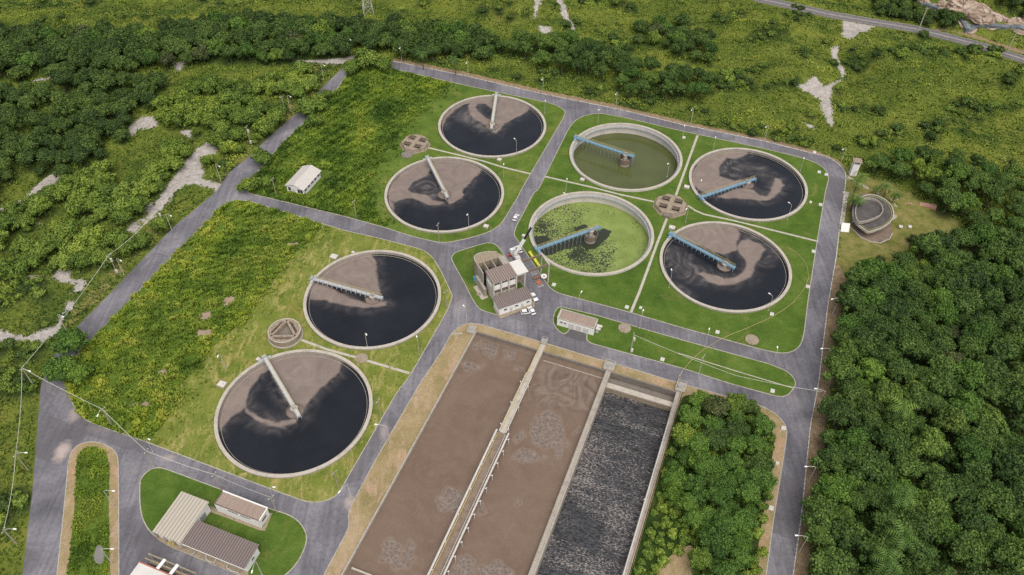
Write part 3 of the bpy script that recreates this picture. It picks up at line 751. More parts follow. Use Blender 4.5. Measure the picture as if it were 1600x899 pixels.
# scraper bridges
def bridge_meshes(steel, low):
    d = {}
    d['deck'] = MB().box((10.9, 0, 1.62), (29.6, 1.0, .12))
    d['girder'] = MB().box((10.9, 0, 1.6), (29.6, .16, .56))
    d['post'] = MB().box((0, 0, .78), (.26, .2, 1.0))
    rail = MB()
    for k in range(16): rail.box((-3.6 + k * 1.94, 0, 2.42), (.05, .05, 1.0))
    for z in (2.9, 2.45): rail.box((10.9, 0, z), (29.4, .055, .055))
    d['handrail'] = rail; d['near_rail'] = rail
    d['carriage'] = MB().box((24.55, 0, 1.2), (.9, 4.2, .5)).box((24.55, 1.6, 1.05), (.5, .9, .22)).box((25.2, 0, 1.7), (.9, 1.6, .9))
    d['wheel'] = MB().tube((24.35, 0, 1.13), (24.75, 0, 1.13), .2, n=12)
    d['end_frame'] = MB().box((-3.95, 0, 1.5), (.25, 1.4, .85)).box((-3.8, .7, .5), (.2, .2, 1.4)).box((-3.8, -.7, .5), (.2, .2, 1.4))
    d['drive_unit'] = MB().cyl((0, 0), 1.25, .95, 1.5, 20).box((.3, .2, 2.05), (1.1, .7, .7)).cyl((-.5, 0), .3, 1.7, 2.3)
    return d
BLU = ['blue_pale', 'blue_pale', 'blue', 'blue', 'blue', 'blue', 'blue_pale', 'blue_pale']
BTX = ['pale grey scraper bridge with yellow handrails on the farthest back tank', 'grey blue scraper bridge pointing at the camera over the scum-covered tank by the road fork', 'blue scraper bridge on long legs over the olive green water',
       'blue scraper bridge over the curling scum of the tank nearest the guard tower', 'blue scraper bridge over the duckweed-covered tank', 'bright blue long scraper bridge over the front right tank',
       'pale scraper bridge on the tank beside the triangular well', 'narrow grey scraper bridge on the nearest left tank']
cache = {}
for i, c in enumerate(TANKS):
    low = WZ[i] < -1
    q = P(BR[i][0], BR[i][1], 1.8); a = math.atan2(q[1] - c[1], q[0] - c[0])
    st = M_[BLU[i]]
    t = thing('scraper_bridge', BTX[i], 'scraper bridge', (c[0], c[1], 0), a, 'scraper bridges on the tanks')
    if BLU[i] not in cache:
        d = bridge_meshes(st, low); mats = {'deck': M_['blue'] if BLU[i] == 'blue' else M_['white_metal'], 'handrail': M_['yellow_rail'], 'near_rail': M_['grey_metal'], 'wheel': M_['tyre'], 'drive_unit': M_['concrete_pale']}
        cache[BLU[i]] = {}
        for k, mb in d.items():
            me = bpy.data.meshes.new(k); me.from_pydata(mb.v, [], mb.f); me.materials.append(mats.get(k, st)); cache[BLU[i]][k] = me
    cm = cache[BLU[i]]
    link('deck', cm['deck'], t)
    for s in (-1, 1):
        o = link('girder', cm['girder'], t); o.location.y = s * .58
        o = link('handrail', cm['handrail'] if s * math.sin(a + math.pi / 2) > 0 else cm['near_rail'], t); o.location.y = s * .6
        o = link('wheel', cm['wheel'], t); o.location.y = s * 1.8
    for k in range(11):
        for s in (-1, 1):
            o = link('hanger_post', cm['post'], t); o.location = (2.8 + 1.95 * k, s * .58, 0)
    link('end_carriage', cm['carriage'], t); link('end_frame', cm['end_frame'], t); link('drive_unit', cm['drive_unit'], t)
    if low:
        for k in range(12):
            MB().beam((2.9 + 1.85 * k, .25, 1.2), (2.9 + 1.85 * k - .3, -.25, WZ[i] - .3), .14, .14).build('scraper_arm', M_['grey_metal'], t)
        for k in range(3):
            MB().beam((-2.2 - .7 * k, .25, 1.2), (-2.4 - .75 * k, -.3, WZ[i] - .3), .14, .14).build('scraper_arm', M_['grey_metal'], t)

# ================================================================== AERATION BASINS
BRZ = math.atan2(U[1], U[0])
def loc_basin(name, label, cat, s, t, z=0, group=None): q = Bs(s, t); return thing(name, label, cat, (q[0], q[1], z), BRZ, group)
def LB(mb, s0, s1, t0, t1, z0, z1):     # box in basin frame, local to Bs(0,0): x along U, y = -t
    return mb.box(((s0 + s1) / 2, -(t0 + t1) / 2, (z0 + z1) / 2), (abs(s1 - s0), abs(t1 - t0), z1 - z0))
bas = loc_basin('aeration_basin', 'long rectangular concrete basins holding brown sludge and dark churned water', 'aeration basin', 0, 0)
mb = MB(); LB(mb, 0, .55, 0, T_END, -6, .5); mb.build('side_wall', M_['concrete'], bas)
mb = MB(); LB(mb, .552, S_R - 1.4, .55, 1.1, -6, .45); mb.build('end_wall', M_['concrete_dark'], bas)
wtop = weathered('walkway_top', (.185, .14, .105), .55, 1.35, .5)
mb = MB(); LB(mb, S_MID - .95, S_MID + .95, -3, 37, -6, .62); mb.build('dividing_wall', M_['concrete_pale'], bas)
mb = MB(); LB(mb, S_MID - 1.9, S_MID + 2.1, 37.002, T_END, -6, .10); mb.build('dividing_channel', wtop, bas)
mb = MB(); LB(mb, S_DK - .9, S_DK + .9, -1, T_END, -6, .60); mb.build('dividing_wall', M_['concrete'], bas)
mb = MB(); LB(mb, S_DK - .55, S_DK - .35, -1, T_END, .602, .9); LB(mb, S_DK + .45, S_DK + .6, -1, T_END, .602, .85); mb.build('parapet', M_['concrete_pale'], bas)
mb = MB(); LB(mb, S_R - 1.4, S_R + .4, -1, T_END, -6, .60); mb.build('side_wall', M_['concrete'], bas)
mb = MB(); LB(mb, S_R + .05, S_R + .4, -1, T_END, .602, 1.1); mb.build('parapet', M_['concrete_old'], bas)
mb = MB(); LB(mb, S_MID + 2, S_DK - 1, 3.4, 3.7, -1.4, -.72); mb.build('baffle', M_['concrete'], bas)
mb = MB(); LB(mb, .6, S_MID - 2, 2.4, 2.7, -1.4, -.72); mb.build('baffle', M_['concrete_dark'], bas)
mb = MB(); LB(mb, S_DK + .902, S_R - 1.402, 4.4, 6.4, -1.4, -1.0); mb.build('ledge', M_['concrete_pale'], bas)
mb = MB(); LB(mb, S_DK + .902, S_R - 1.402, 6.0, 6.4, -6, -1.402); mb.build('inner_wall', M_['concrete_old'], bas)
mb = MB(); LB(mb, S_DK + .902, S_R - 1.402, 1.102, 4.4, -6, -2.6); mb.build('inlet_floor', M_['concrete_dark'], bas)
def basin_water(name, s0, s1, t0, t1, z, mat, ns, ntt, blobs=(), films=()):
    s = np.linspace(s0, s1, ns); tt = np.linspace(t0, t1, ntt); S_, T_ = np.meshgrid(s, tt)
    x = (BA[0] + S_ * U[0] + T_ * V[0]).ravel(); y = (BA[1] + S_ * U[1] + T_ * V[1]).ravel()
    ix = np.arange(ns * ntt).reshape(ntt, ns); f = np.stack([ix[:-1, :-1], ix[1:, :-1], ix[1:, 1:], ix[:-1, 1:]], -1).reshape(-1, 4)
    me = np_mesh(name, np.stack([x, y, np.full_like(x, z)], 1), f, mat)
    foam = np.zeros(len(x)); film = np.zeros(len(x))
    wx = x + .8 * fbm(x, y, 81, 9, 2); wy = y + .8 * fbm(x, y, 82, 9, 2)
    for k, cx, cy, rx, ry in blobs:
        poly = pz(k, [(cx + rx * math.cos(q), cy + ry * math.sin(q)) for q in np.arange(0, 6.28, .35)], z)
        foam = np.maximum(foam, sstep(.8, -1.3, sd_poly(wx, wy, poly)))
    for k, pp in films: film = np.maximum(film, sstep(3, -3, sd_poly(wx, wy, pz(k, pp, z))))
    set_attr(me, 'foam', foam); set_attr(me, 'film', film)
    return structure(link(name, me))
basin_water('water', .5, S_MID, .6, T_END, -.9, M_['sludge'], 60, 260,
    [('ln', 365, 495, 78, 66), ('ln', 40, 785, 62, 78), ('ln', 135, 745, 28, 40), ('ln', 130, 825, 40, 40), ('bs', 310, 235, 52, 42), ('bs', 185, 333, 50, 28), ('bs', 240, 345, 16, 18), ('bs', 480, 345, 30, 18), ('bs', 430, 260, 40, 32), ('bs', 225, 190, 40, 24)])
basin_water('water', S_MID, S_DK - .5, .6, T_END, -.9, M_['sludge'], 60, 260,
    [('ln', 885, 115, 100, 102), ('ln', 768, 255, 66, 40), ('ln', 735, 150, 30, 30), ('ln', 955, 235, 24, 34), ('ln', 990, 180, 16, 25), ('ln', 862, 255, 16, 24), ('ln', 525, 540, 26, 34), ('ln', 722, 508, 18, 16), ('ln', 440, 850, 62, 62), ('ln', 610, 875, 92, 52), ('ln', 1040, 120, 25, 12)],
    [('bs', [(640, 290), (1000, 400), (960, 620), (720, 600), (560, 560), (600, 400)])])
basin_water('water', S_DK, S_R - .5, 6.2, T_END, -3.6, M_['churned'], 12, 60)
# air mains
def main_pipe(label, s, t0, t1, r, z, step, side, mat='white_metal'):
    th = loc_basin('air_main', label, 'pipe', s, t0, 0, 'air mains on the basins')
    MB().tube((0, 0, z), (0, -(t1 - t0), z), r, n=10).build('pipe', M_[mat], th)
    k = step * .5
    while k < t1 - t0:
        m = MB().tube((0, -k, z), (side * .9, -k, z), .12).tube((side * .9, -k, z + .35), (side * .9, -k, -1.), .12).box((side * .9, -k, z + .45), (.4, .4, .16))
        m.build('drop_pipe', M_['white_metal'], th); k += step
    m = MB(); k = 1.
    while k < t1 - t0: m.box((0, -k, z / 2 + .1), (.25, .3, z - .2)); k += 4.
    m.build('support', M_['concrete'], th)
main_pipe('thick white air main along the left side of the middle walkway', S_MID - 1.85, 37, T_END, .34, 1.25, 9, .5)
main_pipe('thick white air main with drop pipes along the right side of the middle walkway', S_MID + 2.15, 37, T_END, .3, 1.25, 4.6, 1)
main_pipe('thin pipe on the upper left edge of the middle walkway', S_MID - 1.1, 12, 37, .15, .95, 9, -.4)
main_pipe('thin pipe on the upper right edge of the middle walkway', S_MID + 1.2, 13, 37, .15, .95, 9, .4)
main_pipe('long white pipe along the right wall of the dark basin', S_R - 1.1, 14, T_END, .22, .95, 60, -.3)
for sgn, t0, t1, lab in ((-1.2, 37.5, T_END, 'yellowish handrail on the left side of the sludge channel'), (-.7, 0, 36, 'yellowish handrail on the narrow upper walkway'), (1.3, 38, T_END, 'pale handrail on the right side of the sludge channel')):
    m = MB(); k = 0
    while k < t1 - t0: m.box((0, -k, .95), (.07, .07, 1.1)); k += 2.4
    for z in (1.5, 1.0): m.box((0, -(t1 - t0) / 2, z), (.08, t1 - t0, .08))
    th = tag(m.build('handrail', M_['yellow_rail'] if sgn < 0 else M_['white_metal']), lab, 'handrail')
    q = Bs(S_MID + sgn, t0); th.location = (q[0], q[1], .1 if t0 < 20 else -.35); th.rotation_euler.z = BRZ
th = thing('concrete_beam', 'short pale concrete beam over the sludge at the bottom left of the basin', 'beam', (*P(552, 885, .3), 0), BRZ)
MB().box((5, -.5, -.1), (10.5, .45, .7)).build('beam', M_['concrete_pale'], th)
# sluice chambers at the heads of the walls
for (sx, tx, sz, lab) in ((-1.2, 1.0, (2.4, 3.2), 'concrete sluice chamber with grey gate gear at the left corner of the basin'), (S_DK - .2, -1.0, (3.4, 3.4), 'concrete sluice chamber with dark hatch at the head of the second basin wall'), (S_R - .4, -1.2, (3.0, 3.6), 'concrete sluice chamber with upright post at the right corner of the dark basin'), (S_MID, -3.2, (1.8, 2.2), 'small concrete landing at the head of the middle walkway')):
    th = loc_basin('sluice_chamber', lab, 'sluice chamber', sx, tx, 0, 'sluice chambers at the basin heads')
    MB().box((0, 0, .2), (sz[0], sz[1], 1.7)).box((0, 0, 1.12), (sz[0] + .3, sz[1] + .3, .14)).build('chamber', M_['concrete'], th)
    MB().box((.4, .3, 1.23), (1.1, 1.2, .08)).build('hatch', M_['grey_metal'], th)
    MB().cyl((-.6, -.6), .09, 1.19, 2.3, 8).ring(.3, .38, 2.2, 2.28, 16, (-.6, -.6)).build('gate_gear', M_['blue_pale'], th)
    m = MB()
    for a, b in ((-1, -1), (1, -1), (1, 1), (-1, 1)): m.box((a * sz[0] / 2, b * sz[1] / 2, 1.7), (.07, .07, 1.05))
    for a in (-1, 1): m.box((a * sz[0] / 2, 0, 2.2), (.07, sz[1], .07)).box((0, a * sz[1] / 2, 2.2), (sz[0], .07, .07))
    m.build('railing', M_['white_metal'], th)
# ================================================================== BUILDINGS
HA = math.radians(26.3)
HO = P(*px('mb', [(557, 497)])[0], 10)
def gable(mb, x0, x1, y0, y1, zf, zb, th=.14):
    """single-pitch roof slab"""
    return mb.add([(x0, y0, zf), (x1, y0, zf), (x1, y1, zb), (x0, y1, zb), (x0, y0, zf + th), (x1, y0, zf + th), (x1, y1, zb + th), (x0, y1, zb + th)],
                  [(3, 2, 1, 0), (4, 5, 6, 7), (0, 1, 5, 4), (1, 2, 6, 5), (2, 3, 7, 6), (3, 0, 4, 7)])
def window(parent, c, d, axis='x', name='window', frame='white', sill=True):
    """framed window standing proud of a wall; axis = direction of its width, c = centre on the wall face"""
    w_, h_ = d; out = c[3]
    def bx(mb, u, z, su, sz, o, so):
        if axis == 'x': return mb.box((c[0] + u, c[1] + out * o, c[2] + z), (su, so, sz))
        return mb.box((c[0] + out * o, c[1] + u, c[2] + z), (so, su, sz))
    m = MB()
    bx(m, 0, h_ / 2, w_ + .1, .1, .03, .1); bx(m, 0, -h_ / 2, w_ + .1, .1, .03, .1)
    n = max(1, round(w_ / 1.3))
    for k in range(n + 1): bx(m, -w_ / 2 + w_ * k / n, 0, .09, h_, .028, .1)
    f = m.build(name, M_[frame], parent)
    m = MB(); bx(m, 0, 0, w_, h_, .012, .03); m.build('pane', M_['glass'], f)
    if sill:
        m = MB(); bx(m, 0, -h_ / 2 - .09, w_ + .25, .07, .06, .2); m.build('sill', M_['concrete'], f)
def door(parent, c, d, axis='x', mat='grey_metal', name='door'):
    w_, h_ = d; out = c[3]
    m = MB()
    if axis == 'x': m.box((c[0], c[1] + out * .03, c[2] + h_ / 2), (w_, .08, h_))
    else: m.box((c[0] + out * .03, c[1], c[2] + h_ / 2), (.08, w_, h_))
    o = m.build(name, M_[mat], parent)
    m = MB()
    if axis == 'x': m.box((c[0] + w_ * .36, c[1] + out * .1, c[2] + 1.), (.12, .08, .06))
    else: m.box((c[0] + out * .1, c[1] + w_ * .36, c[2] + 1.), (.08, .12, .06))
    m.build('handle', M_['dark'], o)

# ---- pump house with bins, canopy and low annex
b = thing('pump_house', 'tall concrete pump house with corrugated roofs and open bins at the road fork', 'building', (HO[0], HO[1], .1), HA)
MB().box((4.7, 3.25, 4.9), (9.2, 5.9, 9.7)).build('wall', M_['plaster'], b)
gable(MB(), -.35, 9.45, -.45, 6.5, 9.82, 10.05).build('roof', M_['roof_brown'], b)
MB().box((11.4, 5.5, 8.2), (4.2, .3, 3.0)).build('rear_wall', M_['concrete'], b)
gable(MB(), 9.46, 13.95, -.45, 6.75, 9.95, 10.05, .2).build('canopy_roof', M_['roof_white'], b)
for k, x in enumerate((.1, 3.1, 6.2, 9.2, 12.6)):
    MB().box((x, -.15, 4.9), (.45, .6, 9.78)).build('column', M_['plaster'], b)
MB().box((13.5, 6.3, 4.9), (.4, .4, 9.78)).build('column', M_['plaster'], b)
MB().box((4.65, .1, 9.35), (9.5, .42, .75)).build('fascia', M_['plaster'], b)
MB().box((11.2, .1, 9.35), (3.55, .42, .75)).build('fascia', M_['plaster'], b)
MB().box((4.65, .16, 6.5), (8.9, .3, 2.0)).build('spandrel', M_['white'], b)
for x in (1.6, 4.65, 7.7): window(b, (x, .3, 8.2, -1), (2.3, 1.1), 'x', sill=False)
MB().box((4.65, .26, 4.6), (8.9, .1, 1.5)).build('shade_recess', M_['rust'], b)  # flat dark brown panel, the shade of a recess put into its colour
MB().box((11.2, 3.4, 4.2), (3.6, 3.6, .3)).box((11.2, 4.8, 2.1), (3.4, .3, 4.2)).build('platform', M_['concrete_old'], b)
MB().box((-.05, 3.2, 6.8), (.25, 3.6, 1.3)).build('side_panel', M_['white'], b)
# bins at the back
bp = [(-1.2, 6.5), (-1.2, 13.5), (-.6, 16.0), (1.2, 16.9), (5, 16.4), (8.2, 14.7), (9.6, 12.0), (9.8, 6.9)]
m = MB(); n = len(bp)
m.box((-1.0, 9.2, 4.6), (.4, 5.3, 9.2)).box((9.0, 9.2, 4.6), (1.6, 5.3, 9.2)).box((1.45, 9.2, 4.7), (.3, 5.3, 9.4)).box((4.6, 9.2, 4.7), (.3, 5.3, 9.4)).box((7.8, 9.2, 4.6), (.6, 5.28, 9.3))
m.build('bin_wall', M_['concrete'], b)
MB().prism([(-1.21, 11.9), (-1.21, 14.2), (-.6, 16.0), (1.2, 16.9), (5, 16.4), (8.2, 14.7), (9.81, 11.9)], 0, 9.1).build('silo_block', M_['concrete_old'], b)
m = MB()
for a, c in zip([(-1.05, 12.2), (-1.05, 14.1), (-.5, 15.9), (1.2, 16.75), (5, 16.25)], [(-1.05, 14.1), (-.5, 15.9), (1.2, 16.75), (5, 16.25), (8.1, 14.6)]): m.beam((*a, 9.28), (*c, 9.28), .25, .3)
m.build('coping', M_['concrete_pale'], b)
MB().box((3.4, 9.2, 5.2), (8.4, 5.2, .2)).build('bin_floor', M_['dark'], b)
MB().box((-1.6, 7.5, 2), (1.0, 8, 3.8)).build('side_block', M_['concrete'], b)
MB().cyl((-1.9, 12.6), .55, 0, 2.2, 16).build('water_drum', weathered('blue_drum', (.06, .25, .42)), b)
# low annex
m = MB().box((5.6, -4.7, 1.8), (12.9, 4.9, 3.6)); m.build('annex_wall', M_['white'], b)
gable(MB(), -1.2, 12.35, -7.55, -2.0, 3.72, 4.55).build('annex_roof', M_['roof_dark'], b)
for x in (1.6, 6.0, 10.6): window(b, (x, -7.15, 2.1, -1), (1.3, .9), 'x')
for x in (3.8, 8.3): door(b, (x, -7.15, 0.05, -1), (.95, 2.15), 'x', 'white_metal')
for y in (-5.8, -3.6): window(b, (12.05, y, 2.1, 1), (1.1, .9), 'y')
th = thing('concrete_slab', 'pale concrete slab on the grass left of the pump house', 'slab', (HO[0], HO[1], .1), HA)
MB().box((-2.2, 6.2, .08), (2.8, 7.4, .2)).build('slab', M_['concrete_pale'], th)
apron = [(HO[0] + x * math.cos(HA) - y * math.sin(HA), HO[1] + x * math.sin(HA) + y * math.cos(HA)) for x, y in ((-1.5, -8.9), (6, -8.5), (12.5, -8.6), (13.9, -6.5), (13.2, -2), (-1.4, -2))]
structure(sheet('pavement', rounded(apron, .6), [], .16, M_['concrete_old']))
# gantry beside the canopy
g = thing('crane_gantry', 'open concrete gantry frame standing between pump house and duckweed tank', 'gantry', (HO[0], HO[1], .0), HA)
MB().beam((13.96, 6.0, 9.5), (22.4, 6.0, 9.5), .6, .7).build('beam', M_['rust'], g)
MB().beam((13.96, .4, 9.5), (22.4, .4, 9.5), .6, .7).build('beam', M_['rust'], g)
MB().beam((22.7, -.1, 9.5), (22.7, 6.5, 9.5), .55, .75).build('cross_beam', M_['concrete_pale'], g)
for y in (.3, 6.1): MB().box((22.7, y, 4.55), (.5, .5, 9.1)).build('post', M_['concrete_pale'], g)
def hloc(x, y): return (HO[0] + x * math.cos(HA) - y * math.sin(HA), HO[1] + x * math.sin(HA) + y * math.cos(HA))
th = thing('yellow_pipe', 'thick bright yellow pipe lying on grass beside the duckweed tank', 'pipe', (*hloc(23.6, 17.4), .1), HA)
MB().tube((0, 0, .6), (-.1, -8.8, .6), .55, n=12).build('pipe', M_['yellow'], th)
m = MB()
for y in (0, -4.4, -8.8): m.tube((0, y + .12, .6), (0, y - .12, .6), .68, n=12)
m.build('flange', M_['yellow'], th)
th = thing('cable_reel', 'white cable reel on an orange stand under the gantry', 'reel', (*hloc(22.4, 3.0), .1), HA)
MB().ring(.45, 1.15, .7, 1.2, 24).build('reel', M_['white'], th)
MB().beam((-4, .6, .9), (1.6, .9, .9), .35, .35).beam((-2.6, -.9, .2), (-2.6, 1.8, .2), .3, .3).beam((.9, -.9, .2), (.9, 1.8, .2), .3, .3).box((-2.6, .5, .6), (.4, .4, .9)).box((-3, -1.6, .35), (1.8, 1.5, .6)).build('stand', M_['orange'], th)
th = thing('trash_rack', 'grey metal grating panels lying beside the lawn kerb under the gantry', 'grating', (*hloc(19.6, 4.), .0), HA)
for k, (x, y, a) in enumerate(((0, 0, .1), (.6, 3.2, -.1), (-.3, -3.4, .2))):
    m = MB()
    for j in range(8): m.box((x - 1.1 + j * .32, y, .18), (.08, 2.3, .12))
    m.box((x, y - 1.15, .2), (2.5, .12, .16)).box((x, y + 1.15, .2), (2.5, .12, .16)); m.build('panel', M_['white_metal' if k else 'grey_metal'], th)

# ---- white gabled shed on the upper left field
ce = P(474.5, 283, 2); a = math.radians(70)
b = thing('gabled_shed', 'white shed with pale grey gabled roof in the long grass', 'shed', (ce[0], ce[1], .1), a)
L_, Wd = 14.6, 9.2
MB().box((0, 0, 1.7), (L_ - 1.2, Wd - 1.1, 3.4)).add([(-6.7, -4.05, 3.4), (-6.7, 4.05, 3.4), (-6.7, 0, 5.0), (6.7, -4.05, 3.4), (6.7, 4.05, 3.4), (6.7, 0, 5.0)], [(0, 2, 1), (3, 4, 5)]).build('wall', M_['white'], b)
for s in (-1, 1):
    MB().add([(-L_ / 2, s * Wd / 2, 3.3), (L_ / 2, s * Wd / 2, 3.3), (L_ / 2, 0, 5.15), (-L_ / 2, 0, 5.15), (-L_ / 2, s * Wd / 2, 3.42), (L_ / 2, s * Wd / 2, 3.42), (L_ / 2, 0, 5.27), (-L_ / 2, 0, 5.27)],
             [(0, 1, 2, 3), (4, 5, 6, 7), (0, 1, 5, 4), (1, 2, 6, 5), (3, 0, 4, 7)]).build('roof', M_['roof_grey'], b)
window(b, (-6.7, -2.4, 1.9, -1), (2.6, 2.0), 'y', sill=False); window(b, (-6.7, 2.7, 1.9, -1), (1.4, 1.9), 'y', sill=False); door(b, (-6.7, .9, 0., -1), (1.2, 2.3), 'y', 'white_metal')
for x in (-5.2, -2.6, 0.2, 2.6, 5.3): window(b, (x, -4.05, 2.2, -1), (1.7, 1.1), 'x')

# ---- low white transformer house on the median
ce = P(*px('bs', [(847, 60)])[0], 1.5)
b = thing('low_building', 'low white flat roofed building on the grass median by the junction', 'building', (ce[0], ce[1], .1), AX)
MB().box((0, 0, 1.75), (13.6, 4.6, 3.5)).build('wall', M_['white'], b)
MB().box((0, 0, 3.58), (13.0, 4.0, .14)).build('roof', M_['roof_flat'], b)
m = MB(); m.box((0, 2.2, 3.75), (13.9, .3, .5)).box((-6.85, 0, 3.75), (.25, 4.1, .5)).box((6.85, 0, 3.75), (.25, 4.1, .5)).box((0, -2.25, 3.68), (13.9, .25, .36)); m.build('parapet', M_['concrete_pale'], b)
for x in (-1.5, 1.2, 3.9): door(b, (x, -2.3, 0, -1), (2.0, 2.6), 'x', 'white_metal')
for x in (-5.2, -3.8): window(b, (x, -2.3, 2.2, -1), (1.0, .8), 'x')
MB().box((8.0, .9, 2.2), (1.9, 1.0, .2)).box((8.0, -.9, 2.6), (1.7, .9, .2)).box((7.6, .2, 1.1), (.9, 1.8, 2.2)).build('cooling_unit', M_['white_metal'], b)

# ---- workshop sheds bottom left
def rect_building(name, label, corner_px, k, z, L_, Wd, roof, cat, flat=False, drop=.4):
    q = P(*px(k, [corner_px])[0], z)
    o = thing(name, label, cat, (q[0], q[1], .1), AX)
    return o
b = rect_building('storage_shed', 'storage shed with pale trapezoid sheet roof joined beside the dark roofed workshop', (447, 205), 'lb', 4.4, 9.4, 13, 'roof_light', 'shed')
gable(MB(), 0, 9.6, -13.4, 0, 4.0, 4.5).build('roof', M_['roof_light'], b)
MB().box((4.8, -6.5, 1.95), (8.6, 12.2, 3.9)).build('wall', M_['white'], b)
m = MB()
for x in (.4, 3.4, 6.4, 9.2): m.box((x, -13.1, 1.95), (.25, .25, 3.9))
m.build('post', M_['concrete'], b)
door(b, (9.1, -3.5, 0, 1), (2.2, 2.6), 'y', 'grey_metal')
b = rect_building('workshop', 'long workshop with dark brown corrugated roof joined to the pale roofed shed', (580, 445), 'lb', 4.1, 20, 7, 'roof_dark', 'workshop')
gable(MB(), 0, 20.4, -7.4, 0, 3.75, 4.2).build('roof', M_['roof_dark'], b)
MB().box((10.1, -3.5, 1.82), (19.8, 5.8, 3.64)).build('wall', M_['white'], b)
MB().box((10.2, -7.46, 3.75), (20.4, .1, .28)).build('gutter', M_['white'], b)
for x in (2.5, 6, 9.5, 13): window(b, (x, -6.4, 2., -1), (1.6, 1.1), 'x')
for x in (16, 18.3): door(b, (x, -6.4, 0, -1), (1.1, 2.2), 'x', 'grey_metal')
window(b, (20.0, -3.4, 2., 1), (1.4, 1.0), 'y')
b = rect_building('pump_store', 'white flat roofed store with brown roof deck behind the workshop', (790, 205), 'lb', 4.0, 15, 4.2, 'roof_flat', 'building')
MB().box((7.5, -2.1, 1.85), (14.8, 4.5, 3.7)).build('wall', M_['white'], b)
MB().box((7.5, -2.0, 3.77), (14.4, 3.9, .12)).build('roof', M_['roof_flat'], b)
MB().box((7.5, .15, 3.95), (15.2, .35, .45)).build('parapet', M_['white'], b); MB().box((7.5, -4.15, 3.86), (15.2, .25, .26)).build('parapet', M_['rust'], b)
MB().box((.0, -2, 3.86), (.3, 4.2, .3)).build('parapet', M_['rust'], b); MB().box((15., -2, 3.9), (.3, 4.2, .4)).build('parapet', M_['white'], b)
for x in (6.2, 10.5): MB().box((x, -4.38, 3.45), (3.4, .1, .35)).build('vent', M_['dark'], b)
window(b, (14.95, -2.2, 2.1, 1), (1.9, .8), 'y', frame='concrete')
q = P(*px('lb', [(1120, 512)])[0], .1)
structure(sheet('pavement', [Bq for Bq in [P(*p_, .1) for p_ in px('lb', [(640, 395), (690, 320), (740, 350), (1120, 505), (1180, 380), (1200, 385), (1140, 530), (1090, 525), (690, 375), (630, 445)])]], [], .15, M_['concrete_old']))
structure(sheet('pavement', [P(*p_, .1) for p_ in px('lb', [(225, 555), (460, 625), (1000, 850), (1000, 905), (930, 895), (830, 860), (660, 790), (540, 735), (340, 660), (240, 600)])], [], .155, M_['concrete_old']))
# railing loops and yellow bollards in front of the workshop
for k, pts in enumerate(([(540, 735), (560, 722), (578, 682)], [(655, 740), (655, 778), (690, 800), (725, 805), (745, 760)], [(835, 795), (828, 850), (860, 872), (925, 893)])):
    g_ = [(*P(*q, .15), .15) for q in px('lb', pts)]
    th = thing('guard_rail', ['pale loop guard rail in front of the join of the sheds', 'pale loop guard rail in front of the middle of the workshop', 'pale loop guard rail in front of the right end of the workshop'][k], 'guard rail', g_[0])
    m = MB(); rel = [(p[0] - g_[0][0], p[1] - g_[0][1], .9) for p in g_]
    m.path(rel, .09); th.location.z = .15
    m.build('rail', M_['white_metal'], th); m = MB()
    for r_ in rel: m.tube((r_[0], r_[1], 0), r_, .09)
    m.build('post', M_['white_metal'], th)
for k, (x, y) in enumerate(((340, 645), (373, 660))):
    q = P(*px('lb', [(x, y)])[0], .15)
    th = thing('lifting_frame', ['left yellow ladder frame leaning at the kerb of the pale roofed shed', 'right yellow ladder frame leaning at the kerb of the pale roofed shed'][k], 'ladder', (q[0], q[1], .15), AX)
    m = MB()
    for s in (-.3, .3): m.beam((s, 0, 0), (s + .2, 1.9, 1.7), .12, .12)
    for j in range(6): m.beam((-.3 + .03 * j, .3 * j, .28 * j + .1), (.3 + .03 * j, .3 * j, .28 * j + .1), .1, .1)
    m.build('ladder', M_['yellow_rail'], th)
# ---- white building at the bottom edge, with open frame behind
q = P(*px('lb', [(100, 790)])[0], 4.2)
b = thing('flat_building', 'white flat roofed building with red roof edge cut by the bottom of the picture', 'building', (q[0], q[1], .0), AX)
MB().box((8, -4.5, 2), (16, 9, 4)).build('wall', M_['white'], b)
MB().box((8, -4.6, 4.08), (16.4, 8.9, .16)).build('roof', M_['roof_white'], b)
MB().box((8, -.02, 4.15), (16.6, .3, .42)).build('roof_edge', weathered('red_edge', (.30, .10, .07)), b)
for x in (5.7, 9.9): MB().beam((x, .1, 4.3), (x + .2, 3.1, 4.3), .9, .3).build('cross_beam', M_['white'], b)
for y in (1.5, 2.9): MB().beam((.3, y, 3.8), (16, y, 3.8), .35, .4).build('beam', M_['concrete_old'], b)
for x in (.6, 5.8, 10.4, 15.6): MB().box((x, 2.9, 1.8), (.35, .34, 3.6)).build('post', M_['concrete_pale'], b)
MB().box((8, 2.2, .5), (15, 1.2, 1.)).build('bund', M_['concrete_old'], b)
for x in (3, 7.4, 12.2): window(b, (x, 0.0, 2.2, 1), (1.4, 1.0), 'x')

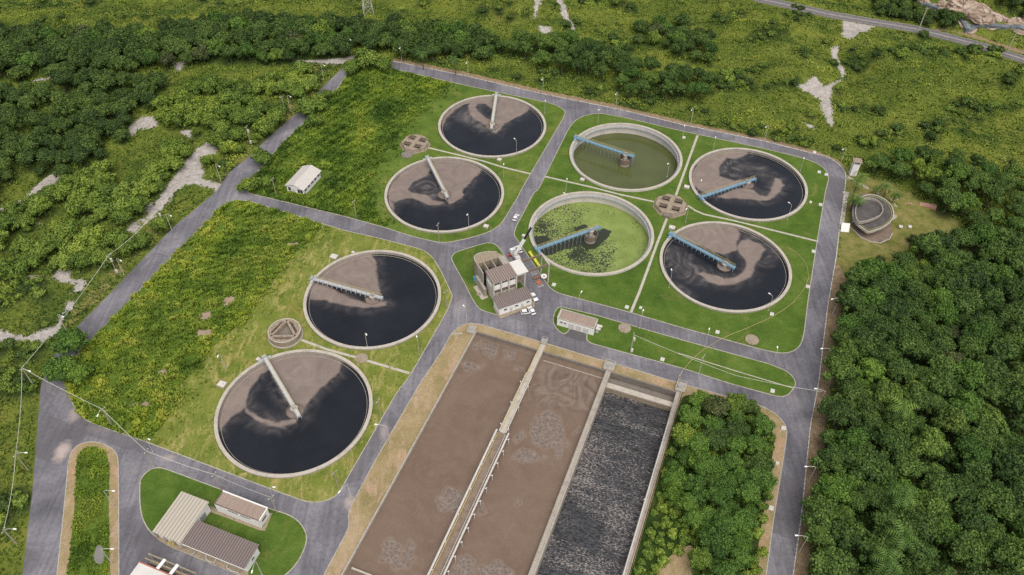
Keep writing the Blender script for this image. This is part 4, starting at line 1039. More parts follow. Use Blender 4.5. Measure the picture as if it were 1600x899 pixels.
# ---- guard tower
q = P(*px('ft', [(332, 236)])[0], 0)
b = thing('guard_tower', 'tall white guard tower with overhanging slab roof at the road corner', 'tower', (q[0], q[1] + 1.0, 0), math.radians(-8))
MB().box((0, 0, 3.0), (2.7, 2.6, 6.0)).build('wall', M_['white'], b)
m = MB()
for s, t_ in ((-1, -1), (1, -1), (1, 1), (-1, 1)): m.box((s * 1.2, t_ * 1.15, 6.6), (.3, .3, 1.2))
m.build('roof_post', M_['white'], b)
MB().box((0, 0, 6.55), (1.9, 1.8, 1.1)).build('cabin_void', M_['glass'], b)
MB().box((0, 0, 7.3), (3.7, 3.5, .22)).build('roof', M_['roof_flat'], b)
MB().box((0, 0, .12), (3.2, 3.1, .26)).build('plinth', M_['concrete'], b)
door(b, (.3, -1.3, .25, -1), (.9, 2.), 'x', 'white_metal')
window(b, (-1.35, 0, 3.6, -1), (.8, .9), 'y')

# ---- spiral pavilion
pv = thing('spiral_pavilion', 'concrete spiral pavilion with dark teardrop roof terraces among palms', 'pavilion', (144, 250, 0))
def relp(pts, z): return [(x - 144, y - 250) for x, y in pz('ft', pts, z)]
low = relp([(395, 425), (480, 405), (560, 435), (618, 485), (640, 545), (625, 600), (570, 645), (500, 672), (450, 687), (420, 665), (360, 620), (335, 560), (345, 480)], 4)
up = relp([(385, 440), (450, 420), (510, 430), (560, 465), (582, 520), (565, 560), (510, 590), (430, 615), (370, 622), (350, 560), (355, 490)], 6)
lcx, lcy = sum(p[0] for p in low) / len(low), sum(p[1] for p in low) / len(low); low = [(lcx + .5 + (x - lcx) * 1.12, lcy - .2 + (y - lcy) * 1.12) for x, y in low]
low = rounded(low, 1.5, 2); up = rounded(up, 1.5, 2)
M_['roof_felt'] = weathered('roof_felt', (.075, .068, .066), .5, 1.5, .35)
MB().prism(low, 3.6, 3.95).build('lower_slab', M_['roof_felt'], pv)
MB().prism(up, 4.9, 5.2).build('upper_slab', M_['roof_felt'], pv)
def parapet(poly, z0, z1, wd):
    v, f = strip('', poly, wd, z0, z1, None, True, 0, False); return MB().add(v, f)
parapet(low, 3.3, 4.3, .4).build('lower_parapet', M_['concrete_pale'], pv)
parapet(up, 4.9, 6.3, .3).build('upper_parapet', M_['concrete'], pv)
inn = [(x * .93 + .02 * 0, y * .93) for x, y in low]
parapet([(sum(p[0] for p in low) / len(low) + (x - sum(p[0] for p in low) / len(low)) * .9, sum(p[1] for p in low) / len(low) + (y - sum(p[1] for p in low) / len(low)) * .9) for x, y in low], 3.952, 4.25, .3).build('planter_edge', weathered('moss', (.20, .20, .09)), pv)
cx_, cy_ = sum(p[0] for p in up) / len(up), sum(p[1] for p in up) / len(up)
MB().cyl((cx_, cy_), 3.2, 0, 4.88, 28).build('core', M_['concrete'], pv)
for x, y in ((435, 705), (388, 660), (325, 640), (490, 690), (560, 660)):
    q = relp([(x, y - 10)], 0)[0]; q = (q[0] * .93, q[1] * .93 + .3)
    MB().box((q[0], q[1], 1.8), (.4, .4, 3.6)).build('column', M_['white'], pv)
structure(sheet('plaza', rounded(pz('ft', [(640, 600), (655, 720), (600, 782), (480, 780), (380, 733), (345, 690), (320, 600), (300, 420), (420, 380), (560, 400), (650, 480)]), 1.), [], .05, weathered('plaza_paving', (.17, .125, .10), .6, 1.3, .5)))
structure(strip('footpath', pz('ft', [(645, 600), (672, 585), (690, 550), (690, 505), (660, 455), (600, 405), (530, 375), (440, 335), (350, 280), (285, 248)]), 1.5, -.1, .09, M_['concrete']))
structure(strip('footpath', pz('ft', [(690, 430), (750, 442)]), 1.0, -.1, .07, M_['concrete_pale']))
structure(strip('pavement', pz('ft', [(282, 375), (265, 440), (255, 520), (240, 635)]), 1.7, -.1, .1, M_['concrete_pale']))
structure(strip('pavement', pz('ft', [(245, 375), (300, 380)]), 1.2, -.1, .11, M_['concrete_pale']))
structure(strip('pond_edge', pz('ft', [(300, 660), (345, 700), (390, 745), (470, 785), (560, 795), (630, 765), (658, 715)]), .35, -.1, .4, M_['concrete_pale']))
q = pz('ft', [(750, 450), (945, 500)])
th = thing('brick_stair', 'short red brick stair climbing into the trees beyond the pavilion', 'stair', (*q[0], 0), math.atan2(q[1][1] - q[0][1], q[1][0] - q[0][0]))
m = MB()
for k in range(14): m.box((.4 + k * .9, 0, .08 + .06 * k), (.86, 2.4, .2 + .12 * k))
m.build('step', M_['brick'], th)
q = P(*px('ft', [(262, 700)])[0], 0)
th = thing('sign_wall', 'plain white wall panel standing beside the perimeter road below the pavilion', 'wall panel', (*q, 0), math.radians(-5))
MB().add([(-1.6, -.4, 0), (1.6, -.4, 0), (1.6, .4, 0), (-1.6, .4, 0), (-1.7, 1.6, 3.0), (1.7, 1.6, 3.0), (1.7, 1.9, 3.0), (-1.7, 1.9, 3.0)], [(0, 1, 5, 4), (1, 2, 6, 5), (2, 3, 7, 6), (3, 0, 4, 7), (4, 5, 6, 7)]).build('panel', M_['white'], th)
MB().box((0, .3, .1), (3.6, 1.4, .2)).build('footing', M_['concrete'], th)

# ---- distribution chambers
def ngon(r, n, a0=0): return [(r * math.cos(a0 + 2 * math.pi * i / n), r * math.sin(a0 + 2 * math.pi * i / n)) for i in range(n)]
for (x, y, zt, rr, lab) in ((1048, 320, 1.7, 6.5, 'octagonal concrete distribution chamber with four openings between the four right tanks'), (648.5, 223.5, 1.7, 6.0, 'octagonal brown distribution chamber with cross walls left of the two back tanks')):
    q = P(x, y, 1.2)
    o = thing('distribution_chamber', lab, 'chamber', (q[0], q[1], 0), AX, 'octagonal distribution chambers')
    oc = [(rr * math.cos(math.pi / 8 + k * math.pi / 4), rr * math.sin(math.pi / 8 + k * math.pi / 4)) for k in range(8)]
    wells = [[(cx * 2.65 + a * 1.75, cy * 2.6 + b_ * 1.6) for a, b_ in ((-1, -1), (1, -1), (1, 1), (-1, 1))] for cx in (-1, 1) for cy in (-1, 1)]
    m = MB(); vs_ = []; fs_ = []
    for lp in [oc] + wells:
        o_ = len(vs_); vs_ += [Vector(p_) for p_ in lp]; fs_.append(list(range(o_, o_ + len(lp))))
        for k in range(len(lp)):
            a, b_ = lp[k], lp[(k + 1) % len(lp)]; sp = 1.06 if lp is oc else 1.
            m.add([(a[0] * sp, a[1] * sp, 0), (b_[0] * sp, b_[1] * sp, 0), (*b_, zt), (*a, zt)], [(0, 1, 2, 3)])
    rt = delaunay_2d_cdt(vs_, [], fs_, 2, 1e-4)
    m.add([(p_.x, p_.y, zt) for p_ in rt[0]], [tuple(f_) for f_ in rt[2]])
    m.build('deck', M_['concrete_brown'], o)
    for wl in wells:
        m = MB()
        for k in range(4):
            a, b_ = wl[k], wl[(k + 1) % 4]; m.beam((*a, zt + .1), (*b_, zt + .1), .28, .22)
        m.build('well_curb', M_['concrete_old'], o)
    MB().cyl((0, 0), rr - .4, -.3, .12, 8).build('floor', M_['dark'], o)
    MB().ring(rr + .42, rr + 1.0, 0, .28, 8, a0=math.pi / 8, a1=2 * math.pi + math.pi / 8).build('plinth', M_['concrete_old'], o)
    if x > 1000: MB().box((0, -rr - .5, .6), (2.6, 1.6, 1.2)).build('outlet_box', M_['concrete_dark'], o)
q = P(445.5, 521, 1.4)
o = thing('distribution_chamber', 'round mossy concrete well with triangular opening between the two left tanks', 'chamber', (q[0], q[1], 0), math.radians(2))
zt = 2.8
MB().ring(4.5, 5.6, 0, zt, 36).build('wall', M_['concrete_old'], o)
MB().cyl((0, 0), 4.6, -.2, 1.0, 36).build('floor', M_['concrete_dark'], o)
tri = [(4.9 * math.cos(a), 4.9 * math.sin(a)) for a in (math.pi / 2, math.pi * 7 / 6, math.pi * 11 / 6)]
m = MB()
for k in range(3): m.beam((*tri[k], zt - .9), (*tri[(k + 1) % 3], zt - .9), .8, 2.0)
m.build('triangular_wall', M_['concrete_brown'], o)
for k in range(3):
    a = math.pi / 2 + math.pi * 2 / 3 * k; q_ = [(4.6 * math.cos(a + t_), 4.6 * math.sin(a + t_)) for t_ in np.linspace(.45, 2 * math.pi / 3 - .45, 8)]
    MB().prism(q_, zt - .5, zt - .12).build('cover_slab', M_['concrete_old'], o)
MB().ring(5.6, 6.1, 0, .5, 36).build('plinth', M_['concrete'], o)
MB().ring(5.35, 5.7, zt, zt + .2, 36).build('coping', M_['concrete_pale'], o)

# ---- round manhole pads and small hatches
for (x, y, r, lab) in ((976, 513, 2.3, 'round brown manhole pad with lids on the median beside the white building'), (1175, 531, 2.4, 'round concrete manhole pad in the lawn corner near the crossing road'), (565, 560, 2.2, 'round concrete pad on the footpath between the two left tanks'), (636, 242, 2.6, 'dark round cover on grass beside the brown octagonal chamber'), (747.5, 460, .8, 'small pale round cover on grass left of the pump house')):
    q = P(x, y, .3); o = thing('manhole_pad', lab, 'manhole', (*q, .1), 0, 'round manhole pads')
    MB().cyl((0, 0), r, 0, .35, 32).build('pad', M_['concrete_old' if r < 2.5 else 'concrete_dark'], o)
    if r > 1: MB().cyl((-.7, .1), .35, .35, .42, 16).cyl((.8, .3), .35, .35, .42, 16).build('lid', M_['grey_metal'], o)
HB = [(865.5, 445, 'hatch by the gantry post'), (979.5, 480, 'hatch at the lawn edge above the round brown pad'), (1001, 481, 'small hatch right of the lawn path end'), (1035, 561.6, 'hatch on the median grass before the basin'), (1121, 519, 'hatch near the yellow cable crossing'), (1206, 491, 'hatch below the front right tank'),
      (1262, 448, 'hatch on the lawn touching the yellow cable'), (1271, 393, 'hatch at the right lawn kerb'), (1282, 320, 'hatch at the right kerb beside the tank'), (1266.5, 316, 'small hatch on grass right of the tank'), (1291, 273, 'group hatch at the curved road corner'), (1280, 269, 'hatch on grass at the road corner'),
      (1068.4, 215, 'hatch left of the far lawn path'), (1272.6, 238, 'pale block on the outer verge of the corner'), (1207, 611, 'hatch at the right tip of the median'), (1224, 669, 'hatch on the dirt verge at the bend'), (1205, 794, 'hatch on the dirt verge beside the tree block'), (1214.6, 724, 'small stone on the dirt verge'), (1407.6, 354, 'left block on the dry lawn beyond the pavilion'), (1422, 354, 'right block on the dry lawn beyond the pavilion')]
for (x, y, t_) in HB:
    q = P(x, y, .3); o = thing('hatch', 'small white concrete ' + t_ if 'hatch' not in t_.split()[0:2] else 'white concrete ' + t_, 'hatch', (*q, .1 if x < 1300 else 0), AX, 'white inspection hatches')
    s = 1.0 if 'small' in t_ else 1.35
    MB().box((0, 0, .18), (s, s, .5)).build('box', M_['white'], o); MB().box((0, 0, .47), (s * .9, s * .9, .07)).build('lid', M_['white_metal'], o)
for (x, y, s, lab) in ((522, 401.5, 2.9, 'concrete valve chamber at the upper left rim of the farther left tank'), (347, 601, 2.9, 'concrete valve chamber at the left rim of the nearest left tank'), (759.5, 354, 2.2, 'concrete valve chamber at the lower rim of the tank by the fork'), (780.5, 250, 2.0, 'concrete valve chamber at the lower rim of the farthest back tank'), (1073, 292.5, 2.4, 'concrete valve chamber between the octagon and the guard tower side tank'),
                       (1050, 356, 2.6, 'concrete valve chamber at the upper left of the front right tank'), (910, 281, 2.0, 'concrete valve chamber below the olive water tank'), (819, 369, 1.8, 'concrete valve chamber left of the duckweed tank'), (552, 395, 1.4, 'small valve box on the top rim of the farther left tank'), (404, 562, 1.6, 'small valve box beside the bridge end of the nearest tank')):
    q = P(x, y, .5); o = thing('valve_chamber', lab, 'valve chamber', (*q, .1), AX, 'valve chambers at the tank rims')
    MB().box((0, 0, .35), (s, s * .85, .8)).build('box', M_['concrete'], o)
    MB().box((0, 0, .8), (s * .86, s * .7, .1)).build('lid', M_['concrete_wall'], o)
    MB().cyl((s * .2, 0), .12, .85, 1.15, 8).build('valve', M_['grey_metal'], o)

# ================================================================== VEHICLES
def make_car(label, loc, rz, dark=False, van=False):
    o = thing('parked_car', label, 'car', (*loc, 0.01), rz, 'cars near the pump house')
    L2, w2 = 2.1, .86
    prof = [(-L2, .35), (-L2, .82), (-L2 + .15, .95), (-1.1, .98), (-.9, 1.0), (.95, .98), (L2 - .25, .80), (L2, .62), (L2, .35)]
    def extr(prof, w2, taper=None):
        m = MB(); n = len(prof); tp = taper or (lambda z: 1.)
        v = [(x, -w2 * tp(z), z) for x, z in prof] + [(x, w2 * tp(z), z) for x, z in prof]
        f = [tuple(range(n)), tuple(reversed(range(n, 2 * n)))] + [(i, n + i, n + (i + 1) % n, (i + 1) % n) for i in range(n)]
        return m.add(v, f)
    extr(prof, w2, lambda z: 1. if z < .9 else .96).build('body', M_['car_white'], o)
    bk = -1.95 if van else -1.75
    extr([(bk, .96), (bk + .35, 1.40), (.15, 1.42), (.98, .96)], w2 * .93, lambda z: 1 if z < 1.2 else .84).build('window', M_['glass'], o)
    extr([(bk + .33, 1.405), (bk + .45, 1.48), (.1, 1.49), (.2, 1.405)], w2 * .8).build('roof', M_['car_white'], o)
    for s in (-1, 1):
        for x in (-1.3, 1.3):
            wh = MB().tube((x, s * .68, .32), (x, s * .88, .32), .32, n=16).build('wheel', M_['tyre'], o)
            MB().tube((x, s * .875, .32), (x, s * .89, .32), .19, n=12).build('rim', M_['grey_metal'], wh)
        MB().box((L2 - .02, s * .6, .66), (.1, .35, .14)).build('headlight', M_['lamp_glass'], o)
        MB().box((-L2 + .0, s * .66, .78), (.08, .25, .2)).build('tail_light', M_['red'], o)
    MB().box((L2 - .02, 0, .42), (.12, 1.5, .12)).box((-L2 + .02, 0, .42), (.12, 1.5, .12)).build('bumper', M_['dark'], o)
    return o
make_car('white car driving alone on the road between the back tanks', P(806, 340, .7), math.radians(70))
make_car('white car parked at the right end of the low annex', P(*px('mb', [(997, 650)])[0], .7), math.radians(-62))
make_car('white car with red tail parked in front of the annex', P(*px('mb', [(915, 812)])[0], .7), math.radians(12), van=True)
make_car('white car parked just right of another before the annex', P(*px('mb', [(972, 798)])[0], .7), math.radians(116))
make_car('white car parked at the lawn kerb beside the crane truck', P(*px('mb', [(833, 135)])[0], .7), math.radians(118))
q = P(*px('mb', [(800, 205)])[0], 1.2)
ta = math.radians(116); o = thing('crane_truck', 'white crane truck with raised telescopic boom beside the pump house', 'crane truck', (*q, 0.01), ta)
MB().box((-1.5, 0, .8), (7.0, 2.3, .5)).build('chassis', M_['grey_metal'], o)
MB().add([(2.1, -1.15, .5), (3.9, -1.15, .5), (3.9, 1.15, .5), (2.1, 1.15, .5), (2.15, -1.05, 2.5), (3.3, -1.05, 2.5), (3.3, 1.05, 2.5), (2.15, 1.05, 2.5), (3.85, -1.12, 1.5), (3.85, 1.12, 1.5)],
         [(3, 2, 1, 0), (0, 1, 8, 5, 4), (2, 3, 7, 6, 9), (4, 5, 6, 7), (5, 8, 9, 6), (1, 2, 9, 8), (0, 4, 7, 3)]).build('cab', M_['car_white'], o)
MB().add([(3.88, -.95, 1.5), (3.88, .95, 1.5), (3.38, .9, 2.42), (3.38, -.9, 2.42)], [(0, 1, 2, 3)]).build('windscreen', M_['glass'], o)
for x in (2.9, -2.2, -3.5):
    for s in (-1, 1):
        wh = MB().tube((x, s * .85, .5), (x, s * 1.18, .5), .5, n=16).build('wheel', M_['tyre'], o)
        MB().tube((x, s * 1.175, .5), (x, s * 1.2, .5), .26, n=12).build('rim', M_['white_metal'], wh)
MB().box((-1.2, 0, 1.5), (3.2, 1.9, .9)).cyl((-.2, 0), .8, 1.95, 2.5, 20).build('turntable', M_['white_metal'], o)
for s in (-1, 1): MB().box((1.6, s * 1.7, .5), (.4, 1.2, .9)).build('outrigger', M_['red'], o)
tip = P(838, 342, 17.); lt = Vector((tip[0] - q[0], tip[1] - q[1], 0)); lt.rotate(Matrix.Rotation(-ta, 3, 'Z')); lt.z = 17.
b0 = Vector((-.2, 0, 2.4)); dv = lt - b0
bo = MB().beam(b0, b0 + dv * .42, .95, .9).build('boom', M_['white'], o)
MB().beam(b0 + dv * .40, b0 + dv * .76, .6, .6).build('boom_extension', M_['dark'], bo)
MB().beam(b0 + dv * .74, b0 + dv, .55, .5).build('boom_tip', M_['concrete_wall'], bo)
MB().tube((-.9, 0, 1.9), b0 + dv * .25, .16, n=8).build('lift_cylinder', M_['grey_metal'], bo)

# ================================================================== STREET LAMPS, POLES, WIRES
LAND = [('guard tower', (149, 282)), ('spiral pavilion', (144, 250)), ('pump house', (-4, 205)), ('white gabled shed', (-89, 270)), ('low white building', (29, 197)), ('dark roofed workshop', (-75, 118)), ('white flat roofed store', (-72, 128)),
        ('triangular well', (-82, 182)), ('duckweed tank', TANKS[4]), ('olive water tank', TANKS[2]), ('farthest back tank', TANKS[0]), ('tank by the road fork', TANKS[1]), ('tank nearest the guard tower', TANKS[3]), ('front right tank', TANKS[5]), ('farther left tank', TANKS[6]), ('nearest left tank', TANKS[7]),
        ('octagonal chamber', (61, 257)), ('planted strip', (-106, 118)), ('dark churned basin', (48, 130)), ('brown sludge basin', (-18, 140)), ('crane truck', (-2, 226)), ('left road bend', (-150, 165)), ('upper left road end', (-80, 345)), ('tree block', (64, 125))]
USED = set()
def where(what, x, y, z=0):
    d = sorted(LAND, key=lambda l: math.hypot(l[1][0] - x, l[1][1] - y))
    for far in range(6):
        n, (lx, ly) = d[far]
        dx, dy = x - lx, y - ly; r = math.hypot(dx, dy)
        s = ('right of' if dx > 0 else 'left of') if abs(dx) > 1.3 * abs(dy) else ('beyond' if dy > 0 else 'in front of') if abs(dy) > 1.3 * abs(dx) else (('beyond and ' if dy > 0 else 'in front and ') + ('right of' if dx > 0 else 'left of'))
        for pre in (('close ' if r < 32 else 'far ') if far == 0 else '', ''):
            lab = f'{what} {pre}{s} the {n}' if pre.strip() in ('close', 'far') else f'{what} {s} the {n}'
            if lab not in USED: USED.add(lab); return lab
    for i in range(len(d)):
        lab = f'{what} between the {d[0][0]} and the {d[i + 1][0]}'
        if lab not in USED: USED.add(lab); return lab
def make_lamp(h=8.6, reach=3.0, th_=.105):
    root = thing('street_lamp', 'x', 'street lamp')
    MB().tube((0, 0, 0), (0, 0, h), th_, th_ * .7, 8).build('pole', M_['white_metal'], root)
    pts = [(0, 0, h - .1), (reach * .25, 0, h + .5), (reach * .6, 0, h + .8), (reach, 0, h + .85)]
    MB().path(pts, th_ * .62).build('arm', M_['white_metal'], root)
    MB().box((reach + .35, 0, h + .85), (.85, .36, .17)).box((reach + .35, 0, h + .74), (.7, .28, .08)).build('lamp_head', M_['lamp_glass'], root)
    MB().cyl((0, 0), .24, 0, .35, 10).build('base', M_['concrete'], root)
    return root
LAMP = make_lamp(); LAMP_S = make_lamp(7.2, 1.2, .08); first = {LAMP: True, LAMP_S: True}
def put(src, loc, rz, what, group):
    o = src if first.pop(src, False) else copy_tree(src)
    o.location = loc; o.rotation_euler = (0, 0, rz); o['label'] = where(what, loc[0], loc[1]); o['group'] = group
    return o
ROADL = [(1286, 571, 1276, 546), (1277.7, 637, 1269, 607), (1262.5, 754, 1257, 729.6), (1249, 862, 1242, 837), (1300, 492, 1286, 472), (44, 734, 52, 708), (27.7, 851, 39, 828), (178, 791, 194, 770), (175.5, 881, 185, 859), (175, 663, 147, 663), (53, 603, 61, 586),
         (269, 361, 275, 342), (194, 430, 199, 415), (104.6, 517.7, 109.7, 501.5), (345, 283, 351.7, 267.6), (454, 174, 463, 159), (506, 125, 515, 109), (548.6, 84, 552.6, 71.5), (628, 97, 622, 86), (731.5, 120, 725, 107), (848, 146, 843, 133), (962, 169, 957, 157),
         (1079, 194, 1075, 181), (1194, 221, 1190, 206), (1313, 256.5, 1308, 241), (609, 692, 580.6, 663), (410, 899, 393, 897), (549, 781, 518, 783)]
for bx, by, hx, hy in ROADL:
    bX, bY, bZ = [float(v[0]) for v in G(bx, by)]; hd = P(hx, hy, 9.4 + bZ)
    put(LAMP, (bX, bY, bZ), math.atan2(hd[1] - bY, hd[0] - bX), 'white curved street lamp', 'street lamps along the perimeter roads')
LAWNL = [(806.7, 243, 805, 218), (732.5, 355.7, 730, 336), (1229.6, 343.7, 1231, 316), (1089, 302, 1098, 287), (1200, 486, 1202, 459), (1045, 450, 1049, 421), (574, 542, 576, 529), (1042, 277, 1032, 267), (352, 575, 338, 563), (885, 328, 886, 304), (884, 300, 886, 282), (1071, 348, 1074, 326), (1066, 217, 1068, 202), (1114, 235, 1116, 220), (1250, 268, 1252, 254),
         (851, 178, 852, 163), (934, 192, 935, 176), (903, 484, 911, 453), (999, 513.6, 1007, 479), (1101, 543, 1109, 506), (1206, 571.7, 1214, 535), (729, 506, 721, 474), (239.6, 707, 245, 692), (428.6, 783, 434, 762), (787, 277, 787, 262), (655, 555, 652, 530)]
for bx, by, hx, hy in LAWNL:
    q = P(bx, by, .1); hd = P(hx, hy, 8.1)
    put(LAMP_S, (*q, .1), math.atan2(hd[1] - q[1], hd[0] - q[0]), 'slim white lawn lamp post', 'lamp posts on the lawns')
# wooden poles carrying cable, transformers
def make_pole(h, lean=0, tr=False, conc=False):
    root = thing('utility_pole', 'x', 'utility pole')
    MB().tube((0, 0, 0), (lean, 0, h), .17, .12, 8).build('pole', M_['concrete_pale' if conc else 'wood'], root)
    MB().box((lean, 0, h - .5), (.14, 2.0, .14)).build('cross_arm', M_['wood'], root)
    m = MB()
    for y in (-.8, 0, .8): m.cyl((lean, y), .08, h - .43, h - .15, 8)
    m.build('insulator', M_['lamp_glass'], root)
    if tr: MB().cyl((.45, 0), .42, h - 3.2, h - 1.9, 12).box((.3, 0, .7), (.9, .8, 1.3)).build('transformer', M_['white_metal'], root)
    return root
POL = [(256.5, 355, 1, 0), (182.5, 425.5, 1, 0), (52, 601, 0, 0), (175, 665, 0, 0), (243, 730, 0, 0), (346, 766, 0, 0), (433, 801.5, 0, 0), (391.5, 224, 1, 0), (445.5, 177, 0, 0), (595, 652, 0, 0), (529, 763, 0, 0), (698, 482, 0, 0), (686, 377, 0, 0), (985.5, 549.5, 1, 1), (1092, 583, 0, 1), (1057, 610, 0, 1), (44, 735, 0, 0), (27, 852, 0, 0), (432, 306, 0, 0), (557, 341, 0, 0)]
PT = {}
src = {}
for bx, by, tr, cc in POL:
    bX, bY, bZ = [float(v[0]) for v in G(bx, by)]
    k = (tr, cc)
    if k not in src: src[k] = make_pole(9.2, 0, tr, cc); first[src[k]] = True
    put(src[k], (bX, bY, bZ), random.uniform(-.4, .4) + AX, ('pale concrete' if cc else 'weathered wooden') + ' utility pole' + (' with transformer' if tr else ''), 'utility poles')
    PT[(bx, by)] = (bX, bY, bZ + 8.9)
def cable(label, pts, r=.09, sag=1.2, mat='wire', name='overhead_cable'):
    m = MB(); o = Vector(pts[0])
    for a, b_ in zip(pts[:-1], pts[1:]):
        a, b_ = Vector(a), Vector(b_); n = 10
        q = [a.lerp(b_, i / n) - Vector((0, 0, sag * 4 * (i / n) * (1 - i / n))) - o for i in range(n + 1)]
        m.path(q, r)
    e = m.build(name, M_[mat]); e.location = o
    return tag(e, label, 'cable')
lw = [(256.5, 355), (182.5, 425.5), (52, 601)]
far_l = tuple(float(v[0]) for v in G(345, 283)); 
cable('thick pale overhead cable along the left road from pole to pole', [PT[k] for k in lw], .085)
cable('pale overhead cable running down the left edge of the picture', [PT[k] for k in ((52, 601), (44, 735), (27, 852))], .08)
cable('pale overhead cable crossing the left road junction to the sheds', [PT[k] for k in ((52, 601), (175, 665), (243, 730), (346, 766))], .085, .7)
cable('thin cable from store to yard pole above the cross road', [PT[k] for k in ((346, 766), (433, 801.5))], .05, .6)
e_ = P(1285, 612, 7.); cable('pale overhead cable over the median grass to the right road', [PT[(985.5, 549.5)], (*P(1150, 587, 7.), 7.), (*e_, 7.)], .07, .5)
hose = [(*P(x, y, .3), .3) for x, y in [(1231, 387), (1243, 394), (1253, 404), (1259, 412), (1262, 420), (1263, 434), (1260, 445), (1254.6, 454), (1240, 472), (1226, 483), (1210, 493), (1190, 503), (1165, 514), (1141, 523), (1121, 533), (1104, 543), (1088, 555), (1077, 566.6), (1066, 580), (1060, 590), (1058, 604)]]
cable('long yellow cable curving over the right lawn to the dark basin', hose, .085, 0, 'hose', 'ground_cable')
# far power poles and lattice mast
for (bx, by, tx, ty, lab) in ((1435, 47, 1448, 20, 'yellowish tall pole beside the railway, left of two'), (1573, 82, 1586, 60, 'yellowish tall pole beside the railway, right of two')):
    bX, bY, bZ = [float(v[0]) for v in G(bx, by)]; tp = P(tx, ty, 13 + bZ)
    o = thing('railway_pole', lab, 'pole', (bX, bY, bZ), 0, 'poles beside the railway')
    MB().tube((0, 0, 0), (0, 0, 13), .3, .2, 8).build('pole', M_['concrete_pale'], o); MB().box((0, 0, 12.4), (2.2, .2, .2)).build('cross_arm', M_['wood'], o)
bX, bY, bZ = [float(v[0]) for v in G(575.5, 21)]
o = thing('lattice_mast', 'thin steel lattice mast on the far slope at the top edge', 'mast', (bX, bY, bZ), .3)
hs = [0, 5, 9.5, 13.5, 17, 20, 24, 28]
def rr_(h): return 2.4 * (1 - h / 28) + .35
for s, t_ in ((-1, -1), (1, -1), (1, 1), (-1, 1)):
    MB().path([(s * rr_(h), t_ * rr_(h), h) for h in hs], .12).build('leg', M_['white_metal'], o)
m = MB()
for h0, h1 in zip(hs[:-1], hs[1:]):
    c0 = [(s * rr_(h0), t_ * rr_(h0), h0) for s, t_ in ((-1, -1), (1, -1), (1, 1), (-1, 1))]; c1 = [(s * rr_(h1), t_ * rr_(h1), h1) for s, t_ in ((-1, -1), (1, -1), (1, 1), (-1, 1))]
    for i in range(4): m.tube(c0[i], c1[(i + 1) % 4], .07).tube(c0[(i + 1) % 4], c1[i], .07).tube(c1[i], c1[(i + 1) % 4], .07)
m.build('bracing', M_['white_metal'], o)
MB().box((0, 0, 24), (7, .25, .25)).box((0, 0, 27), (5, .25, .25)).build('cross_arm', M_['white_metal'], o)

# ================================================================== RAILWAY, RIVER
rl = RAIL0
rz_ = [float(v) for v in height(np.array([p[0] for p in rl]), np.array([p[1] for p in rl]))]
def zstrip(name, pts, zs, wd, h0, h1, mat, off=0.):
    P_ = []; Z_ = []
    for i in range(len(pts) - 1):
        for k in range(8):
            t = k / 8; P_.append((pts[i][0] * (1 - t) + pts[i + 1][0] * t, pts[i][1] * (1 - t) + pts[i + 1][1] * t)); Z_.append(zs[i] * (1 - t) + zs[i + 1] * t)
    Z_ = [float(v) for v in height(np.array([p[0] for p in P_]), np.array([p[1] for p in P_]))]
    Z_ = list(np.convolve(np.pad(Z_, 4, 'edge'), np.ones(9) / 9, 'valid'))
    v, f = strip(name, P_, wd, h0, h1, None, False, off, False)
    v = [(x, y, z + Z_[i // 4]) for i, (x, y, z) in enumerate(v)]
    return structure(MB().add(v, f).build(name, mat))
zstrip('railway_bed', rl, rz_, 7.6, -1.5, .5, weathered('ballast', (.20, .185, .18), .6, 1.25, .5))
for off in (-2.1, 2.1):
    zstrip('railway_sleepers', rl, rz_, 2.2, .3, .58, weathered('sleepers', (.10, .085, .082), .5, 1.4, .6), off)
    for s in (-.75, .75): zstrip('railway_rail', rl, rz_,   .16, .5, .76, M_['grey_metal'], off + s)
rvp = gpts('rv', [(555, -60), (565, 40), (600, 100), (650, 112), (720, 95), (800, 118), (850, 150), (955, 185), (965, 235), (1060, 240), (1140, 280), (1190, 240), (1300, 262), (1450, 272), (1500, 312), (1600, 350), (1700, 390), (1760, 200), (1600, 160), (1480, 200), (1380, 150), (1290, 110), (1250, 60), (1120, 30), (1090, -60)])
rvs = sheet('riverbank_rock', rounded(rvp, 2.), [], 0, M_['rock'])
co = np.array([v.co[:] for v in rvs.data.vertices]); hz = height(co[:, 0], co[:, 1])
for v, z in zip(rvs.data.vertices, hz): v.co.z = z + .5
ch = gpts('rv', [(575, -30), (600, 40), (650, 80), (700, 92), (760, 80), (840, 140), (930, 165), (1010, 190), (1080, 240), (1140, 225), (1200, 245), (1400, 262), (1560, 270), (1700, 330)])
zstrip('river', ch, [0] * len(ch), 3.2, -1., 1.0, weathered('river_water', (.10, .11, .12), .5, 3.0, .3, rough=.15, spec=.5))
def rock_mesh(seed):
    g_ = np.random.default_rng(seed); import bmesh
    bm = bmesh.new(); bmesh.ops.create_icosphere(bm, subdivisions=3, radius=1)
    for v in bm.verts:
        p = np.array(v.co); v.co *= 1 + .28 * float(fbm(p[0] * 3 + seed, p[1] * 3 + p[2] * 2, seed, 3, 3)); v.co.z *= .55
        v.co.x = max(-.85, min(.9, v.co.x))
    me = bpy.data.meshes.new('boulder'); bm.to_mesh(me); bm.free(); me.materials.append(M_['rock']); return me
RK = [rock_mesh(i) for i in range(4)]
bb = np.array(rvp)
n = 0
